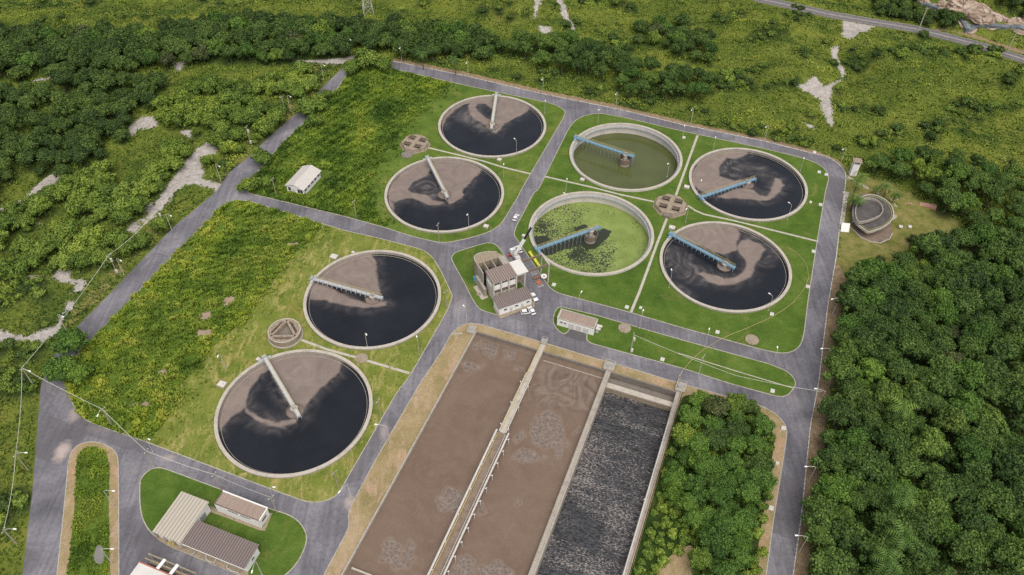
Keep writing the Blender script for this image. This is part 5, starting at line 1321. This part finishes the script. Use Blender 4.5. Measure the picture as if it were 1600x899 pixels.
while n < 44:
    x, y = RNG.uniform(bb[:, 0].min(), bb[:, 0].max()), RNG.uniform(bb[:, 1].min(), bb[:, 1].max())
    if sd_poly(np.array([x]), np.array([y]), rvp)[0] > -1: continue
    o = link('boulder', RK[n % 4]); s = RNG.uniform(1.2, 3.6); o.location = (x, y, float(height(np.array([x]), np.array([y]))[0]) + .5); o.scale = (s * RNG.uniform(.9, 1.8), s, s); o.rotation_euler.z = RNG.uniform(0, 6.28)
    tag(o, 'pale brown boulder among others on the rocky riverbank', 'boulder', 'boulders on the riverbank'); n += 1
# ================================================================== VEGETATION
def quads_from(pos, nrm, size, rng, aspect=.55):
    """leaf-clump faces: kite shaped quads"""
    n = len(pos); r = rng.normal(size=(n, 3))
    nrm = nrm / (np.linalg.norm(nrm, axis=1, keepdims=True) + 1e-9)
    t = np.cross(nrm, r); t /= np.linalg.norm(t, axis=1, keepdims=True) + 1e-9
    b = np.cross(nrm, t); s = size[:, None]
    v = np.stack([pos - t * s, pos - b * s * aspect + nrm * s * .12, pos + t * s, pos + b * s * aspect + nrm * s * .12], 1).reshape(-1, 3)
    return v, np.arange(4 * n).reshape(n, 4)
import bmesh
def ico(sub):
    bm = bmesh.new(); bmesh.ops.create_icosphere(bm, subdivisions=sub, radius=1)
    v = np.array([q.co[:] for q in bm.verts]); f = np.array([[w_.index for w_ in p.verts] for p in bm.faces]); bm.free(); return v, f
IV, IF = ico(2)
def crown_mesh(name, seed, R, Hc, z0, lobes, leaves, ls, mat, spread=.62, lobe_r=(.34, .52), upb=.25):
    """crown made of leaf clumps spread over several lobes, hollow gaps between them; tint = leaf age, with inner shade painted on the cores"""
    g = np.random.default_rng(seed)
    c = [np.array([0, 0, z0 + Hc * .5])]; rad = [R * .55]
    for k in range(lobes):
        a = 2.4 * k + g.uniform(-.5, .5); rr_ = R * spread * math.sqrt((k + .6) / lobes) * g.uniform(.8, 1.15)
        zz = z0 + Hc * (.30 + .48 * (1 - (rr_ / R) ** 2) * g.uniform(.55, 1.25))
        c.append(np.array([rr_ * math.cos(a), rr_ * math.sin(a), zz])); rad.append(R * g.uniform(*lobe_r))
    c = np.array(c); rad = np.array(rad); sq = min(1., Hc / (1.5 * R))
    w_ = rad ** 2 / (rad ** 2).sum(); li = g.choice(len(c), leaves, p=w_)
    d = g.normal(size=(leaves, 3)); d[:, 2] += upb; d /= np.linalg.norm(d, axis=1, keepdims=True)
    rr2 = rad[li] * (1 + .16 * g.normal(size=leaves))
    pos = c[li] + d * rr2[:, None] * np.array([1, 1, sq * .95 + .05])
    inside = np.zeros(leaves, bool)
    for k in range(len(c)):
        q = (pos - c[k]) / np.array([1, 1, sq * .95 + .05]); inside |= (np.linalg.norm(q, axis=1) < rad[k] * .72) & (li != k)
    pos, d, li = pos[~inside], d[~inside], li[~inside]
    lt = g.uniform(-.18, .18, len(c))
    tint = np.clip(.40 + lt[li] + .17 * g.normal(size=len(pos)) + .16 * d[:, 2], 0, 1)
    nrm = d + .55 * g.normal(size=d.shape) + np.array([0, 0, .25])
    v, f = quads_from(pos, nrm, ls * g.uniform(.55, 1.3, len(pos)), g)
    # lumpy cores against see-through, inner shade painted in as the darkest tint
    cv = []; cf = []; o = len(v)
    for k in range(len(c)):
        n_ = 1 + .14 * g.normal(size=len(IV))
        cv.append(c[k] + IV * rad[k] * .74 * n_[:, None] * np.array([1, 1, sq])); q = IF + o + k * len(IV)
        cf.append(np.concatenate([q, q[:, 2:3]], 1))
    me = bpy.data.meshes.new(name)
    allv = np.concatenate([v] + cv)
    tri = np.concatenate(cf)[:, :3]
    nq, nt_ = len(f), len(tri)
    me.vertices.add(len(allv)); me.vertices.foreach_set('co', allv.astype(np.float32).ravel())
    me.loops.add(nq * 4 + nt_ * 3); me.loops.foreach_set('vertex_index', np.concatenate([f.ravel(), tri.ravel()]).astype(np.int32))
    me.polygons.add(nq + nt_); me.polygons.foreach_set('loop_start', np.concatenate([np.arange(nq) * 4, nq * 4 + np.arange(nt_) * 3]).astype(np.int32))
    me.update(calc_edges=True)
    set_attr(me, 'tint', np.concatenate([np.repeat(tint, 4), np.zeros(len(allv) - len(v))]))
    me.materials.append(mat); return me
def trunk_mesh(seed, h, r, R):
    g = np.random.default_rng(seed); m = MB()
    m.tube((0, 0, -.4), (.1, 0, h * .6), r, r * .7, 8)
    for k in range(5):
        a = k * 1.26 + g.uniform(-.3, .3)
        p = (.1, 0, h * g.uniform(.4, .6)); q = (R * .5 * math.cos(a), R * .5 * math.sin(a), h * g.uniform(.85, 1.05)); m.tube(p, q, r * .5, r * .2, 6)
    me = bpy.data.meshes.new('trunk'); me.from_pydata(m.v, [], m.f); me.materials.append(M_['bark']); return me
def kind(nv, seed, R, Hc, z0, lobes, leaves, ls, mat, **k):
    return [(crown_mesh('crown', seed + i, R * (1 + .12 * math.sin(i * 2.1)), Hc, z0, lobes + i % 3, leaves, ls, M_[mat], **k), trunk_mesh(seed + i, z0 + Hc * .5, .16 + R * .025, R)) for i in range(nv)]
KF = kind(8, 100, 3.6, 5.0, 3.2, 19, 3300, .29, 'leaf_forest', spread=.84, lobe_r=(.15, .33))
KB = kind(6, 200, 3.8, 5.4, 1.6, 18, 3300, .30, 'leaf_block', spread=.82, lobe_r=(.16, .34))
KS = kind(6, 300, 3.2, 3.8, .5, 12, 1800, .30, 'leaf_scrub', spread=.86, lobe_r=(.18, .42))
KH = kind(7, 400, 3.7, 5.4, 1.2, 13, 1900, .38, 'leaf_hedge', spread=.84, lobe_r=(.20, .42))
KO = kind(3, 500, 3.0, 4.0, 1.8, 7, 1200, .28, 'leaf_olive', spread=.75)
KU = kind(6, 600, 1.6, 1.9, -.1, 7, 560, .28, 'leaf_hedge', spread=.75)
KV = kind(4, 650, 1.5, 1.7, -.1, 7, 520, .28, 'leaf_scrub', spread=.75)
ALLP = []
def plant(name, cat, label, group, variants, x, y, z, s, rng, parts=True):
    cr_, tr_ = variants[int(rng.integers(len(variants)))]
    o = thing(name, label, cat, (x, y, z), rng.uniform(0, 6.28), group)
    sv = s * rng.uniform(.85, 1.15); o.scale = (s, s, sv)
    c_ = link('crown', cr_, o)
    mx = rng.uniform()
    if name in ('forest_tree', 'broadleaf_tree', 'garden_tree', 'hedgerow_tree') and mx < .26:
        c_.material_slots[0].link = 'OBJECT'; c_.material_slots[0].material = M_['leaf_scrub' if mx < .03 else 'leaf_block' if mx < .20 else 'leaf_hedge' if mx < .245 else 'leaf_olive']
    if parts: link('trunk', tr_, o)
    ALLP.append((x, y, s)); return o
def scatter(poly, spacing, rng, jitter=1., avoid=(), maxn=400, sizes=None):
    """dart throwing inside a polygon; with sizes, large plants keep more room round them"""
    a = np.array(poly); b0, b1 = a.min(0), a.max(0); area = np.prod(b1 - b0)
    n = int(area / spacing ** 2 * 10); c = rng.uniform(b0, b1, (n, 2))
    ok = sd_poly(c[:, 0], c[:, 1], poly) < -.2
    for q, mg in avoid: ok &= sd_poly(c[:, 0], c[:, 1], q) > mg
    c = c[ok]; out = np.zeros((0, 2)); so_ = np.zeros(0)
    sz = np.ones(len(c)) if sizes is None else np.sort(sizes[0] + (sizes[1] - sizes[0]) * rng.beta(1.3, 1.9, len(c)))[::-1]
    quota = len(c) // 10 + 1
    for k, (p, s1) in enumerate(zip(c, sz)):
        if len(out) == 0 or (((out - p) ** 2).sum(1) > (spacing * .5 * (so_ + s1)) ** 2).all(): out = np.vstack([out, p]); so_ = np.append(so_, s1)
        if len(out) >= maxn: break
    return out if sizes is None else (out, so_)
def hz1(x, y): return float(height(np.array([x]), np.array([y]))[0])
def grow(name, cat, label, group, variants, pxpoly, spacing, srange, seed, zc=4., avoid=(), key='p', parts=True, maxn=400, flat=False, thin=None):
    g = np.random.default_rng(seed)
    poly = pz(key, pxpoly, zc)
    pts, ss = scatter(poly, spacing, g, avoid=avoid, maxn=maxn, sizes=srange)
    if thin is not None:
        kp = fbm(pts[:, 0], pts[:, 1], 17 + seed, 26, 2) + .25 * g.normal(size=len(pts)) > thin; pts, ss = pts[kp], ss[kp]
    zz = height(pts[:, 0], pts[:, 1]) if not flat else np.full(len(pts), .12)
    for (x, y), z, s1 in zip(pts, zz, ss): plant(name, cat, label, group, variants, x, y, float(z), float(s1), g, parts)
    return len(pts)
OV = [(OUT_S, 2.2)]; SV = [(s, .8) for s in SAND]
cnt = {}
# right-hand forest
PATHF = SAND[-1]
cnt['forest'] = grow('forest_tree', 'tree', 'dark green broadleaf tree inside the closed forest right of the perimeter road', 'trees of the closed forest', KF,
    [(1328, 445), (1345, 428), (1400, 420), (1432, 388), (1470, 374), (1548, 372), (1600, 362), (1628, 372), (1632, 930), (1262, 930), (1268, 899), (1278, 800), (1292, 700), (1302, 600), (1312, 520)], 4.8, (.7, 1.65), 1, 6., OV + [(PATHF, .6), (LEAF_DIRT[1], 1.), (LEAF_DIRT[2], 0)], maxn=300)
cnt['edge'] = grow('broadleaf_tree', 'tree', 'dark tree in the thicket rising behind the pavilion lawn', 'trees behind the pavilion lawn', KF,
    [(1352, 262), (1400, 235), (1480, 240), (1560, 270), (1680, 290), (1680, 380), (1548, 376), (1500, 345), (1460, 312), (1410, 285)], 6.0, (.85, 1.25), 2, 5., [(DRYL[0], 1.5)] + OV)
# tree block beside the dark basin
cnt['block'] = grow('garden_tree', 'tree', 'fresh green dense tree in the block between dark basin and right road', 'trees of the block beside the dark basin', KB,
    [(1078, 626), (1110, 620), (1175, 636), (1196, 658), (1201, 690), (1190, 760), (1176, 830), (1150, 985), (1108, 985), (1098, 890), (1076, 810), (1048, 765), (1058, 700)], 4.6, (.6, 1.25), 3, 4., [(ISL['basin'], -400)], flat=True)
cnt['block2'] = grow('bush', 'bush', 'low green bush at the edge of the tree block beside the dark basin', 'bushes round the tree block', KV,
    [(1072, 630), (1200, 655), (1212, 690), (1196, 800), (1182, 985), (968, 985), (996, 890), (1032, 760), (1056, 680)], 2.6, (.6, 1.3), 4, .5, [(clr, -.4)], flat=True)
# left scrub woodland
scr = [[(-60, 345), (60, 305), (130, 275), (210, 248), (310, 222), (335, 245), (280, 285), (240, 330), (262, 350), (240, 368), (150, 412), (80, 432), (-60, 430)],
       [(240, 170), (330, 130), (440, 118), (510, 98), (470, 150), (430, 190), (370, 240), (320, 225), (290, 210), (250, 190)]]
cnt['scrub1'] = grow('scrub_tree', 'tree', 'bright green low tree of the scrub left of the left road', 'low trees of the left scrub', KS, scr[0], 4.0, (.45, 1.75), 5, 2.5, OV + SV, thin=-.42)
cnt['scrub2'] = grow('scrub_tree', 'tree', 'bright green low tree of the scrub near the upper left road', 'low trees of the upper left scrub', KS, scr[1], 4.0, (.45, 1.75), 6, 2.5, OV + SV, thin=-.5)
cnt['dark'] = grow('thicket_tree', 'tree', 'dull dark green tree of the thicket at the far left', 'trees of the far left thicket', KH,
    [(-80, 150), (80, 128), (200, 112), (262, 122), (250, 160), (210, 190), (180, 232), (100, 268), (-80, 320)], 5.4, (.5, 1.35), 7, 3., OV + SV, thin=-.8)
cnt['belt'] = grow('hedgerow_tree', 'tree', 'dark tree in the long belt along the foot of the far slope', 'trees of the long dark belt', KH,
    [(-80, 55), (80, 48), (240, 42), (330, 30), (450, 26), (540, 35), (620, 33), (700, 42), (775, 62), (760, 84), (650, 84), (600, 74), (540, 80), (450, 88), (330, 86), (240, 98), (100, 110), (-80, 115)], 5.0, (.7, 1.5), 8, 4., OV + SV, maxn=260)
cnt['belt2'] = grow('broadleaf_tree', 'tree', 'dark tree in the clump beyond the far perimeter road', 'trees of the clump beyond the far road', KF,
    [(775, 66), (860, 58), (925, 66), (980, 96), (1040, 104), (1112, 122), (1100, 148), (1040, 150), (985, 145), (965, 120), (890, 106), (800, 82)], 6.0, (.85, 1.35), 9, 5., OV + SV)
cnt['top'] = grow('broadleaf_tree', 'tree', 'dark tree of the copse on the far slope near the top edge', 'trees of the far slope copse', KH,
    [(985, 22), (1060, 28), (1110, 58), (1122, 92), (1060, 82), (1000, 55)], 6.5, (.7, 1.15), 10, 4., SV)
cnt['rv'] = grow('riverside_tree', 'tree', 'dark bushy tree between railway and rocky river', 'trees along the rocky river', KH,
    [(1362, -10), (1428, -8), (1440, 20), (1475, 24), (1500, 36), (1490, 44), (1420, 30), (1375, 20)], 5.5, (.6, 1.), 11, 2., [(rvp, -1), (rl and [(p[0], p[1] - 7) for p in rl] + [(p[0], p[1] + 7) for p in rl[::-1]], 0)])
cnt['rv2'] = grow('riverside_tree', 'tree', 'dark tree on the far bank of the rocky river at the corner', 'trees on the far river bank', KH, [(1550, -30), (1680, -30), (1700, 40), (1600, 20), (1560, 10)], 6, (.7, 1.1), 12, 2.)
# single trees and road side trees
g = np.random.default_rng(77)
for (x, y, s, K, lab) in ((120, 546, 1.5, KB, 'large spreading tree overhanging the left road, upper of two'), (104, 588, 1.35, KB, 'spreading tree overhanging the left road bend, lower of two'), (132, 592, 1.0, KB, 'smaller tree tucked behind the road bend tree on the long grass'), (411, 250, 1.7, KS, 'feathery tree at the junction end of the upper left road'), (396, 292, 1.4, KS, 'bushy tree at the field corner beside the road junction'), (418, 282, 1.0, KS, 'low bushy tree beside the white shed side of the field corner'),
                          (482, 172, 2.0, KS, 'round tree overhanging the upper left road'), (500, 165, 1.7, KS, 'tree on the field behind the round roadside tree'), (492, 192, 1.5, KS, 'tree on the field in front of the round roadside tree'), (508, 150, 1.2, KS, 'small tree at the upper end of the roadside clump'), (553, 108, 1.7, KS, 'left tree of the group hiding the road end'), (578, 98, 2.1, KS, 'middle tree of the group hiding the road end'), (602, 104, 1.6, KS, 'right tree of the group hiding the road end'), (566, 88, 1.5, KS, 'back tree of the group hiding the road end'),
                          (1372, 407, .6, KO, 'small open tree on the dry lawn below the pavilion'), (1424, 372, .5, KO, 'small shrub tree on the dry lawn right of the pavilion'), (1300, 822, 1.0, KO, 'pale grey green crown at the forest edge near the bottom'), (1474, 325, 1.4, KF, 'broad dark tree at the top of the brick stair')):
    X_, Y_, Z_ = [float(v[0]) for v in G(x, y + 6)]
    plant('roadside_tree', 'tree', lab, None, K, X_, Y_, max(Z_, 0), s, g)
# shrubs on the slopes
HILL = [[(840, -20), (980, -20), (1000, 60), (960, 95), (880, 55)], [(1000, -20), (1180, -20), (1300, 40), (1320, 60), (1300, 200), (1250, 210), (1120, 170), (1130, 60)], [(1330, 60), (1420, 50), (1700, 110), (1700, 300), (1500, 245), (1400, 238), (1340, 225), (1310, 200), (1320, 130)],
        [(-80, -40), (840, -40), (820, 40), (600, 30), (450, 20), (240, 35), (-80, 45)], [(620, 85), (770, 92), (960, 130), (1120, 155), (1260, 205), (1320, 240), (1290, 238), (1060, 185), (850, 138), (640, 90)], [(-80, 520), (70, 520), (60, 600), (40, 760), (20, 985), (-80, 985)], [(-80, 430), (60, 430), (140, 410), (100, 490), (60, 520), (-80, 510)], [(335, 290), (440, 180), (520, 110), (490, 105), (430, 180), (350, 255)]]
SPC = [5.5, 6.4, 6.0, 12., 6.2, 4.5, 4.6, 4.5]
LBL = ['dark shrub on the slope between the far dirt tracks', 'dark shrub on the slope left of the stony gully', 'dark shrub on the green hillside below the railway', 'low shrub on the terraced slope at the top left', 'shrub on the rough bank outside the far perimeter road', 'low shrub in the wild grass outside the left road', 'low shrub on the sandy ground left of the road', 'shrub on the verge of the upper left road']
NAMES = ['slope_shrub', 'gully_shrub', 'hillside_shrub', 'terrace_shrub', 'bank_shrub', 'wild_shrub', 'sand_shrub', 'verge_shrub']
for k, (hp, sp, lb) in enumerate(zip(HILL, SPC, LBL)):
    g = np.random.default_rng(900 + k); pts = scatter(pz('p', hp, 0), sp * .62, g, avoid=OV + SV + [(rvp, 0)], maxn=700)
    f_ = fbm(pts[:, 0], pts[:, 1], 33, 34, 2) + .12 * g.normal(size=len(pts)); pts = pts[np.argsort(-f_)][:min(110 if k in (1, 2) else 60, int(len(pts) * (.20 if k in (1, 2) else .28)))]
    zz = height(pts[:, 0], pts[:, 1])
    for (x, y), z in zip(pts, zz):
        plant(NAMES[k], 'shrub', lb, 'shrubs: ' + lb[:40].rsplit(' ', 1)[0], KU if g.uniform() < (.5 if k < 5 else .3) else KV, x, y, float(z) - .1, g.uniform(.7, 1.8 if k < 3 else 1.4), g, False)
# palms
def palm_meshes(seed, h):
    g = np.random.default_rng(seed); m = MB(); z = 0; x = 0
    for k in range(6):
        m.tube((x, 0, h * k / 6), (x + .08, 0, h * (k + 1) / 6), .2 - .012 * k, .19 - .012 * k, 8); x += .08
    me = bpy.data.meshes.new('trunk'); me.from_pydata(m.v, [], m.f); me.materials.append(M_['bark'])
    fronds = []
    for k in range(13):
        a = 2.4 * k; el = .95 - .11 * k; L = g.uniform(2.7, 3.5); v = []; f = []; tn = []
        d = np.array([math.cos(a), math.sin(a), 0]); sd_ = np.array([-math.sin(a), math.cos(a), 0]); p = np.array([x, 0, h]); e = el
        pts = []
        for j in range(9):
            pts.append(p.copy()); p = p + (d * math.cos(e) + np.array([0, 0, 1]) * math.sin(e)) * L / 8; e -= .24
        for j in range(8):
            wdt = .85 * math.sin(math.pi * (j + .9) / 9.2) + .08
            for s in (-1, 1):
                for q in range(1):
                    p0 = pts[j]; p1_ = p0 + (pts[j + 1] - pts[j]) * .8
                    tipv = (p0 + p1_) / 2 + sd_ * s * wdt + d * .3 - np.array([0, 0, .25])
                    o = len(v); v += [p0, p1_, tipv]; f.append((o, o + 1, o + 2)); tn += [.22 + .5 * (k < 8) * g.uniform() + .1 * g.uniform()] * 3
        m_ = np_mesh('frond', np.array(v), np.array(f), M_['leaf_palm'], tn); fronds.append(m_)
    return me, fronds
PM = [palm_meshes(i, hh) for i, hh in ((1, 5.), (2, 6.5), (3, 9.5))]
for (k, x, y, s, v_, lab) in (('ft', 330, 400, 1., 1, 'palm left of the pavilion, uppermost of those at the road'), ('ft', 350, 345, .9, 1, 'palm beside the pavilion path nearest the tower'), ('ft', 335, 560, 1.05, 1, 'palm covering the left end of the pavilion roof'), ('ft', 310, 520, .9, 0, 'shorter palm squeezed between road pavement and pavilion'), ('ft', 585, 405, .9, 0, 'palm behind the pavilion on the curved path, left of two'), ('ft', 652, 455, .75, 0, 'small palm behind the pavilion on the curved path, right of two'), ('ft', 515, 390, .6, 0, 'smallest palm at the back edge of the pavilion'),
                              ('p', 1383, 668, 1.35, 2, 'tall palm among the broadleaf trees of the right forest'), ('p', 1380, 800, 1.3, 2, 'palm at the upper end of the forest footpath'), ('p', 1374, 862, 1.3, 2, 'palm left of the forest footpath near the bottom'), ('p', 1358, 905, 1.3, 2, 'lowest palm in the forest at the bottom edge'), ('p', 662, 95, 1.1, 1, 'palm on the bank outside the far road, left of two'), ('p', 712, 102, 1., 1, 'palm on the bank outside the far road, right of two')):
    X_, Y_, Z_ = [float(v[0]) for v in G(*np.array(px(k, [(x, y + 8 if k == 'ft' else y + 14)])[0]))]
    o = thing('palm_tree', lab, 'palm', (X_, Y_, max(Z_, 0)), RNG.uniform(0, 6), 'palms'); s *= 1.3; o.scale = (s, s, s)
    link('trunk', PM[v_][0], o)
    for fm in PM[v_][1]: link('frond', fm, o)

# ---- shade under the trees, painted into the terrain colour
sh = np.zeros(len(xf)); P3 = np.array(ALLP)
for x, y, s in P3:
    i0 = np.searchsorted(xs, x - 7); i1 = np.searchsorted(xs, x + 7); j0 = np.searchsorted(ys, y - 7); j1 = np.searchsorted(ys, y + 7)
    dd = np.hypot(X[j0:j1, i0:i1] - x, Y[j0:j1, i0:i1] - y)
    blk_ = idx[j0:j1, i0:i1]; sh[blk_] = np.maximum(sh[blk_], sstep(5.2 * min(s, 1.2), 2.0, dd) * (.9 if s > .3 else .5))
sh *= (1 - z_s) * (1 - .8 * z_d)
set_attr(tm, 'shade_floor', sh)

# ---- tall grass and ground cover (nobody could count it)
def tufts(name, pts, z, hgt, wid, tint, mat, seed, blades=4, lean=.6, label=None, cat='grass'):
    g = np.random.default_rng(seed); n = len(pts)
    V_ = []; T_ = []
    for b_ in range(blades):
        a = g.uniform(0, 6.28, n); hh = hgt * g.uniform(.55, 1.25, n); ww = wid * g.uniform(.6, 1.2, n)
        d = np.stack([np.cos(a), np.sin(a), np.zeros(n)], 1); s = np.stack([-np.sin(a), np.cos(a), np.zeros(n)], 1)
        base = np.stack([pts[:, 0] + g.normal(0, .25, n) * wid, pts[:, 1] + g.normal(0, .25, n) * wid, z - .05], 1)
        ln = lean * g.uniform(.4, 1.5, n) * hh; up = np.array([0, 0, 1.])
        t_ = base + d * ln[:, None] + up * hh[:, None]
        V_ += [np.stack([base - s * ww[:, None] * .5, base + s * ww[:, None] * .5, t_ + s * ww[:, None] * .42, t_ - s * ww[:, None] * .3 + up * .1], 1).reshape(-1, 3)]
        T_ += [np.repeat(np.clip(tint + .06 * g.normal(size=n), 0, 1), 4)]
    v = np.concatenate(V_); f = np.arange(len(v)).reshape(-1, 4)
    o = link(name, np_mesh(name, v, f, mat, np.concatenate(T_)))
    o['kind'] = 'stuff'
    if label: o['label'] = label; o['category'] = cat
    return o
def inpoly(poly, dens, seed, avoid=()):
    g = np.random.default_rng(seed); a = np.array(poly); b0, b1 = a.min(0), a.max(0)
    c = g.uniform(b0, b1, (int(np.prod(b1 - b0) * dens), 2)); ok = sd_poly(c[:, 0], c[:, 1], poly) < 0
    for q, mg in avoid: ok &= sd_poly(c[:, 0], c[:, 1], q) > mg
    return c[ok]
def field(name, poly, seed, avoid, label, short=1., tb=0., host=None):
    """rough meadow: lumpy base sheet plus tall tufts"""
    p = inpoly(poly, 5.0, seed, avoid)
    if host is not None:                # the rough thins out gradually into the mown grass
        a_ = np.array(poly); g_ = np.random.default_rng(seed + 1); b0, b1 = a_.min(0) - 9, a_.max(0) + 9
        e_ = g_.uniform(b0, b1, (int(np.prod(b1 - b0) * 2.6), 2)); sd_e = sd_poly(e_[:, 0], e_[:, 1], poly)
        e_, sd_e = e_[(sd_e > 0) & (sd_e < 9)], sd_e[(sd_e > 0) & (sd_e < 9)]
        ok_ = (sd_poly(e_[:, 0], e_[:, 1], host) < -.5) & (g_.uniform(size=len(e_)) < np.exp(-sd_e / 2.6) * (.8 + .9 * fbm(e_[:, 0], e_[:, 1], seed + 9, 9, 2)))
        for t_ in TANKS: ok_ &= np.hypot(e_[:, 0] - t_[0], e_[:, 1] - t_[1]) > 25.6
        p = np.vstack([p, e_[ok_]])
    n1 = fbm(p[:, 0], p[:, 1], seed, 30, 3); n2 = fbm(p[:, 0], p[:, 1], seed + 5, 7, 2)
    keep_ = n2 + .35 * np.random.default_rng(seed).normal(size=len(p)) > -1.25
    p, n1, n2 = p[keep_], n1[keep_], n2[keep_]
    hg = .50 + .34 * n2 - .10 * n1
    tufts(name, p, np.full(len(p), LZ) + .18 * (n2 + 1), np.clip(hg, .15, 1.2) * short, .46, np.clip(.46 + .34 * n1 + .13 * n2 + tb, 0, 1), M_['grass_rough'], seed, 4, .7, label)
BARE = [pz('D', q, LZ) for q in ([(1035, 490), (1090, 480), (1085, 520), (1040, 535)], [(925, 560), (980, 550), (985, 590), (930, 598)], [(905, 640), (985, 632), (985, 665), (910, 672)], [(1325, 240), (1390, 228), (1385, 245), (1335, 268)], [(740, 825), (768, 818), (770, 840), (742, 845)])] + [pz('G', [(600, 95), (700, 80), (690, 110), (660, 130), (610, 110)], LZ)]
lf = pz('p', [(341, 328.7), (354, 318), (370, 314.5), (388, 315), (505, 351), (490, 370), (455, 402), (410, 462), (375, 505), (330, 545), (275, 608), (262, 625), (235, 632), (200, 640), (150, 640), (120, 640), (104.6, 612.5), (101, 592), (113, 565), (145, 529.5), (236, 435)], LZ)
lf2 = pz('p', [(115, 641), (200, 645), (268, 615), (278, 608), (272, 640), (240, 682), (232, 690), (219, 687), (162, 667.5), (131.6, 655)], LZ)
structure(sheet('rough_ground', rounded(lf, 1.), [], LZ + .05, M_['rough_base']))
structure(sheet('rough_ground', rounded(lf2, 1.), [], LZ + .06, M_['rough_base']))
bs_m = weathered('bare_soil', (.27, .20, .15), .6, 1.2, .6)
for q in BARE: structure(sheet('bare_soil', [(x_ + .7 * math.sin(7 * x_ + 3 * y_), y_ + .7 * math.cos(5 * x_ - 6 * y_)) for x_, y_ in rounded(q, 1.2, 3)], [], LZ + .07, bs_m))
field('tall_grass', lf, 41, [(q, -.35) for q in BARE], 'tall green and yellow grass of the field beside the left road', host=ISL['lower'])
field('tall_grass', lf2, 42, [(q, -.35) for q in BARE], 'tall green grass at the lower corner of the left field', host=ISL['lower'])
uf = pz('p', [(391.5, 302), (386, 296), (386, 290), (411, 260), (442, 224), (473, 196), (526, 142), (547, 112), (565, 105), (614, 109), (700, 130), (690, 140), (655, 168), (625, 205), (600, 240), (590, 262), (578, 290), (585, 325), (598, 350), (540, 338)], LZ)
shed_p = [(-89 + a, 270 + b_) for a, b_ in ((-6, -7), (4, -8), (8, 6), (-2, 9))]
structure(sheet('rough_ground', rounded(uf, 1.), [], LZ + .05, M_['rough_base']))
field('tall_grass', uf, 43, [(shed_p, 1.2)], 'tall lumpy grass of the field round the white gabled shed', host=ISL['upper'])
field('tall_grass', strip_in, 44, [(puddle, .3)], 'wild grass growing along the narrow planted strip', .5, .12)
# straw coloured tufts on the mown lawns of the two left tanks
p = inpoly(ISL['lower'], .35, 46, [(lf, .3), (lf2, .3)] + [(t_, .6) for t_ in TH]); n1 = fbm(p[:, 0], p[:, 1], 50, 16, 2)
p = p[n1 > .15]; tufts('lawn_tufts', p, np.full(len(p), LZ), np.full(len(p), .28), .55, np.clip(.6 + .2 * fbm(p[:, 0], p[:, 1], 51, 9, 2), 0, 1), M_['grass_rough'], 46, 2, 1.0, 'uncut tufts on the lawn around the two left tanks')
# hillside ground cover outside the plant
vis = [(-300, 96), (-150, 84), (150, 84), (300, 96), (330, 470), (-330, 470)]
p = inpoly([P(-60, 985), P(1660, 985), P(1660, -60), P(-60, -60)], 1.5, 47, [(OUT_S, .7)] + [(s, -.6) for s in SAND] + [(DRYL[0], -1.)] + [(l, .2) for l in LEAF_DIRT] + [(rvp, -.5)])
rlb = sd_line(p[:, 0], p[:, 1], rl); p = p[rlb > 5.2]
frs = np.zeros(len(p), bool)
for q in (pz('p', [(1335, 470), (1480, 390), (1700, 390), (1700, 985), (1275, 985)], 3),): frs |= sd_poly(p[:, 0], p[:, 1], q) < -4
p = p[~frs]; zz = height(p[:, 0], p[:, 1])
n1 = fbm(p[:, 0], p[:, 1], 71, 48, 3); n2 = fbm(p[:, 0], p[:, 1], 72, 10, 2)
n1 = n1 + .8 * sstep(330, 370, p[:, 1]) * np.sin((p[:, 1] + (.16 + .2 * (p[:, 0] > 60)) * p[:, 0] + 7 * fbm(p[:, 0], p[:, 1], 5, 100, 2)) / 5.2) + .30 * sstep(20, 150, p[:, 0]) * sstep(200, 300, p[:, 1]) + .55 * sstep(60, 160, p[:, 0]) * sstep(270, 320, p[:, 1]) * np.sin((p[:, 1] + .35 * p[:, 0] + 8 * fbm(p[:, 0], p[:, 1], 6, 80, 2)) / 6.5) - .75 * sstep(-95, -135, p[:, 0]) * sstep(210, 170, p[:, 1]) - .5 * sstep(-120, -250, p[:, 0]) * sstep(250, 300, p[:, 1])  # fold bands and the upper-left vignette darkening are painted into the grass tint
tufts('meadow_grass', p, zz, np.clip(.36 + .22 * n2, .12, .9), .62, np.clip(.40 + .34 * n1 + .13 * n2, 0, 1), M_['grass_hill'], 47, 3, .8, 'rough green grass and weeds covering the slopes round the plant')
g = np.random.default_rng(5)
und = pz('p', [(1330, 450), (1400, 425), (1470, 385), (1680, 385), (1700, 985), (1262, 985), (1290, 720), (1305, 580)], 2)
p = inpoly(und, 3.0, 61, [(PATHF, .3), (LEAF_DIRT[0], .4), (LEAF_DIRT[1], .4), (LEAF_DIRT[2], 0)] + OV)
z = height(p[:, 0], p[:, 1]) + g.uniform(.2, 2.6, len(p)) * sstep(0, 4, -sd_poly(p[:, 0], p[:, 1], und))
d = g.normal(size=(len(p), 3)) * .5 + np.array([0, 0, 1.])
v, f = quads_from(np.stack([p[:, 0], p[:, 1], z], 1), d, g.uniform(.3, .7, len(p)), g)
o = link('undergrowth', np_mesh('undergrowth', v, f, M_['leaf_forest'], np.repeat(np.clip(.22 + .14 * g.normal(size=len(p)), 0, 1), 4)))
o['kind'] = 'stuff'; o['label'] = 'dark leafy undergrowth below the trees of the right forest'; o['category'] = 'undergrowth'
SC.cycles.use_denoising = False
print('PLANTS', cnt, len(ALLP))
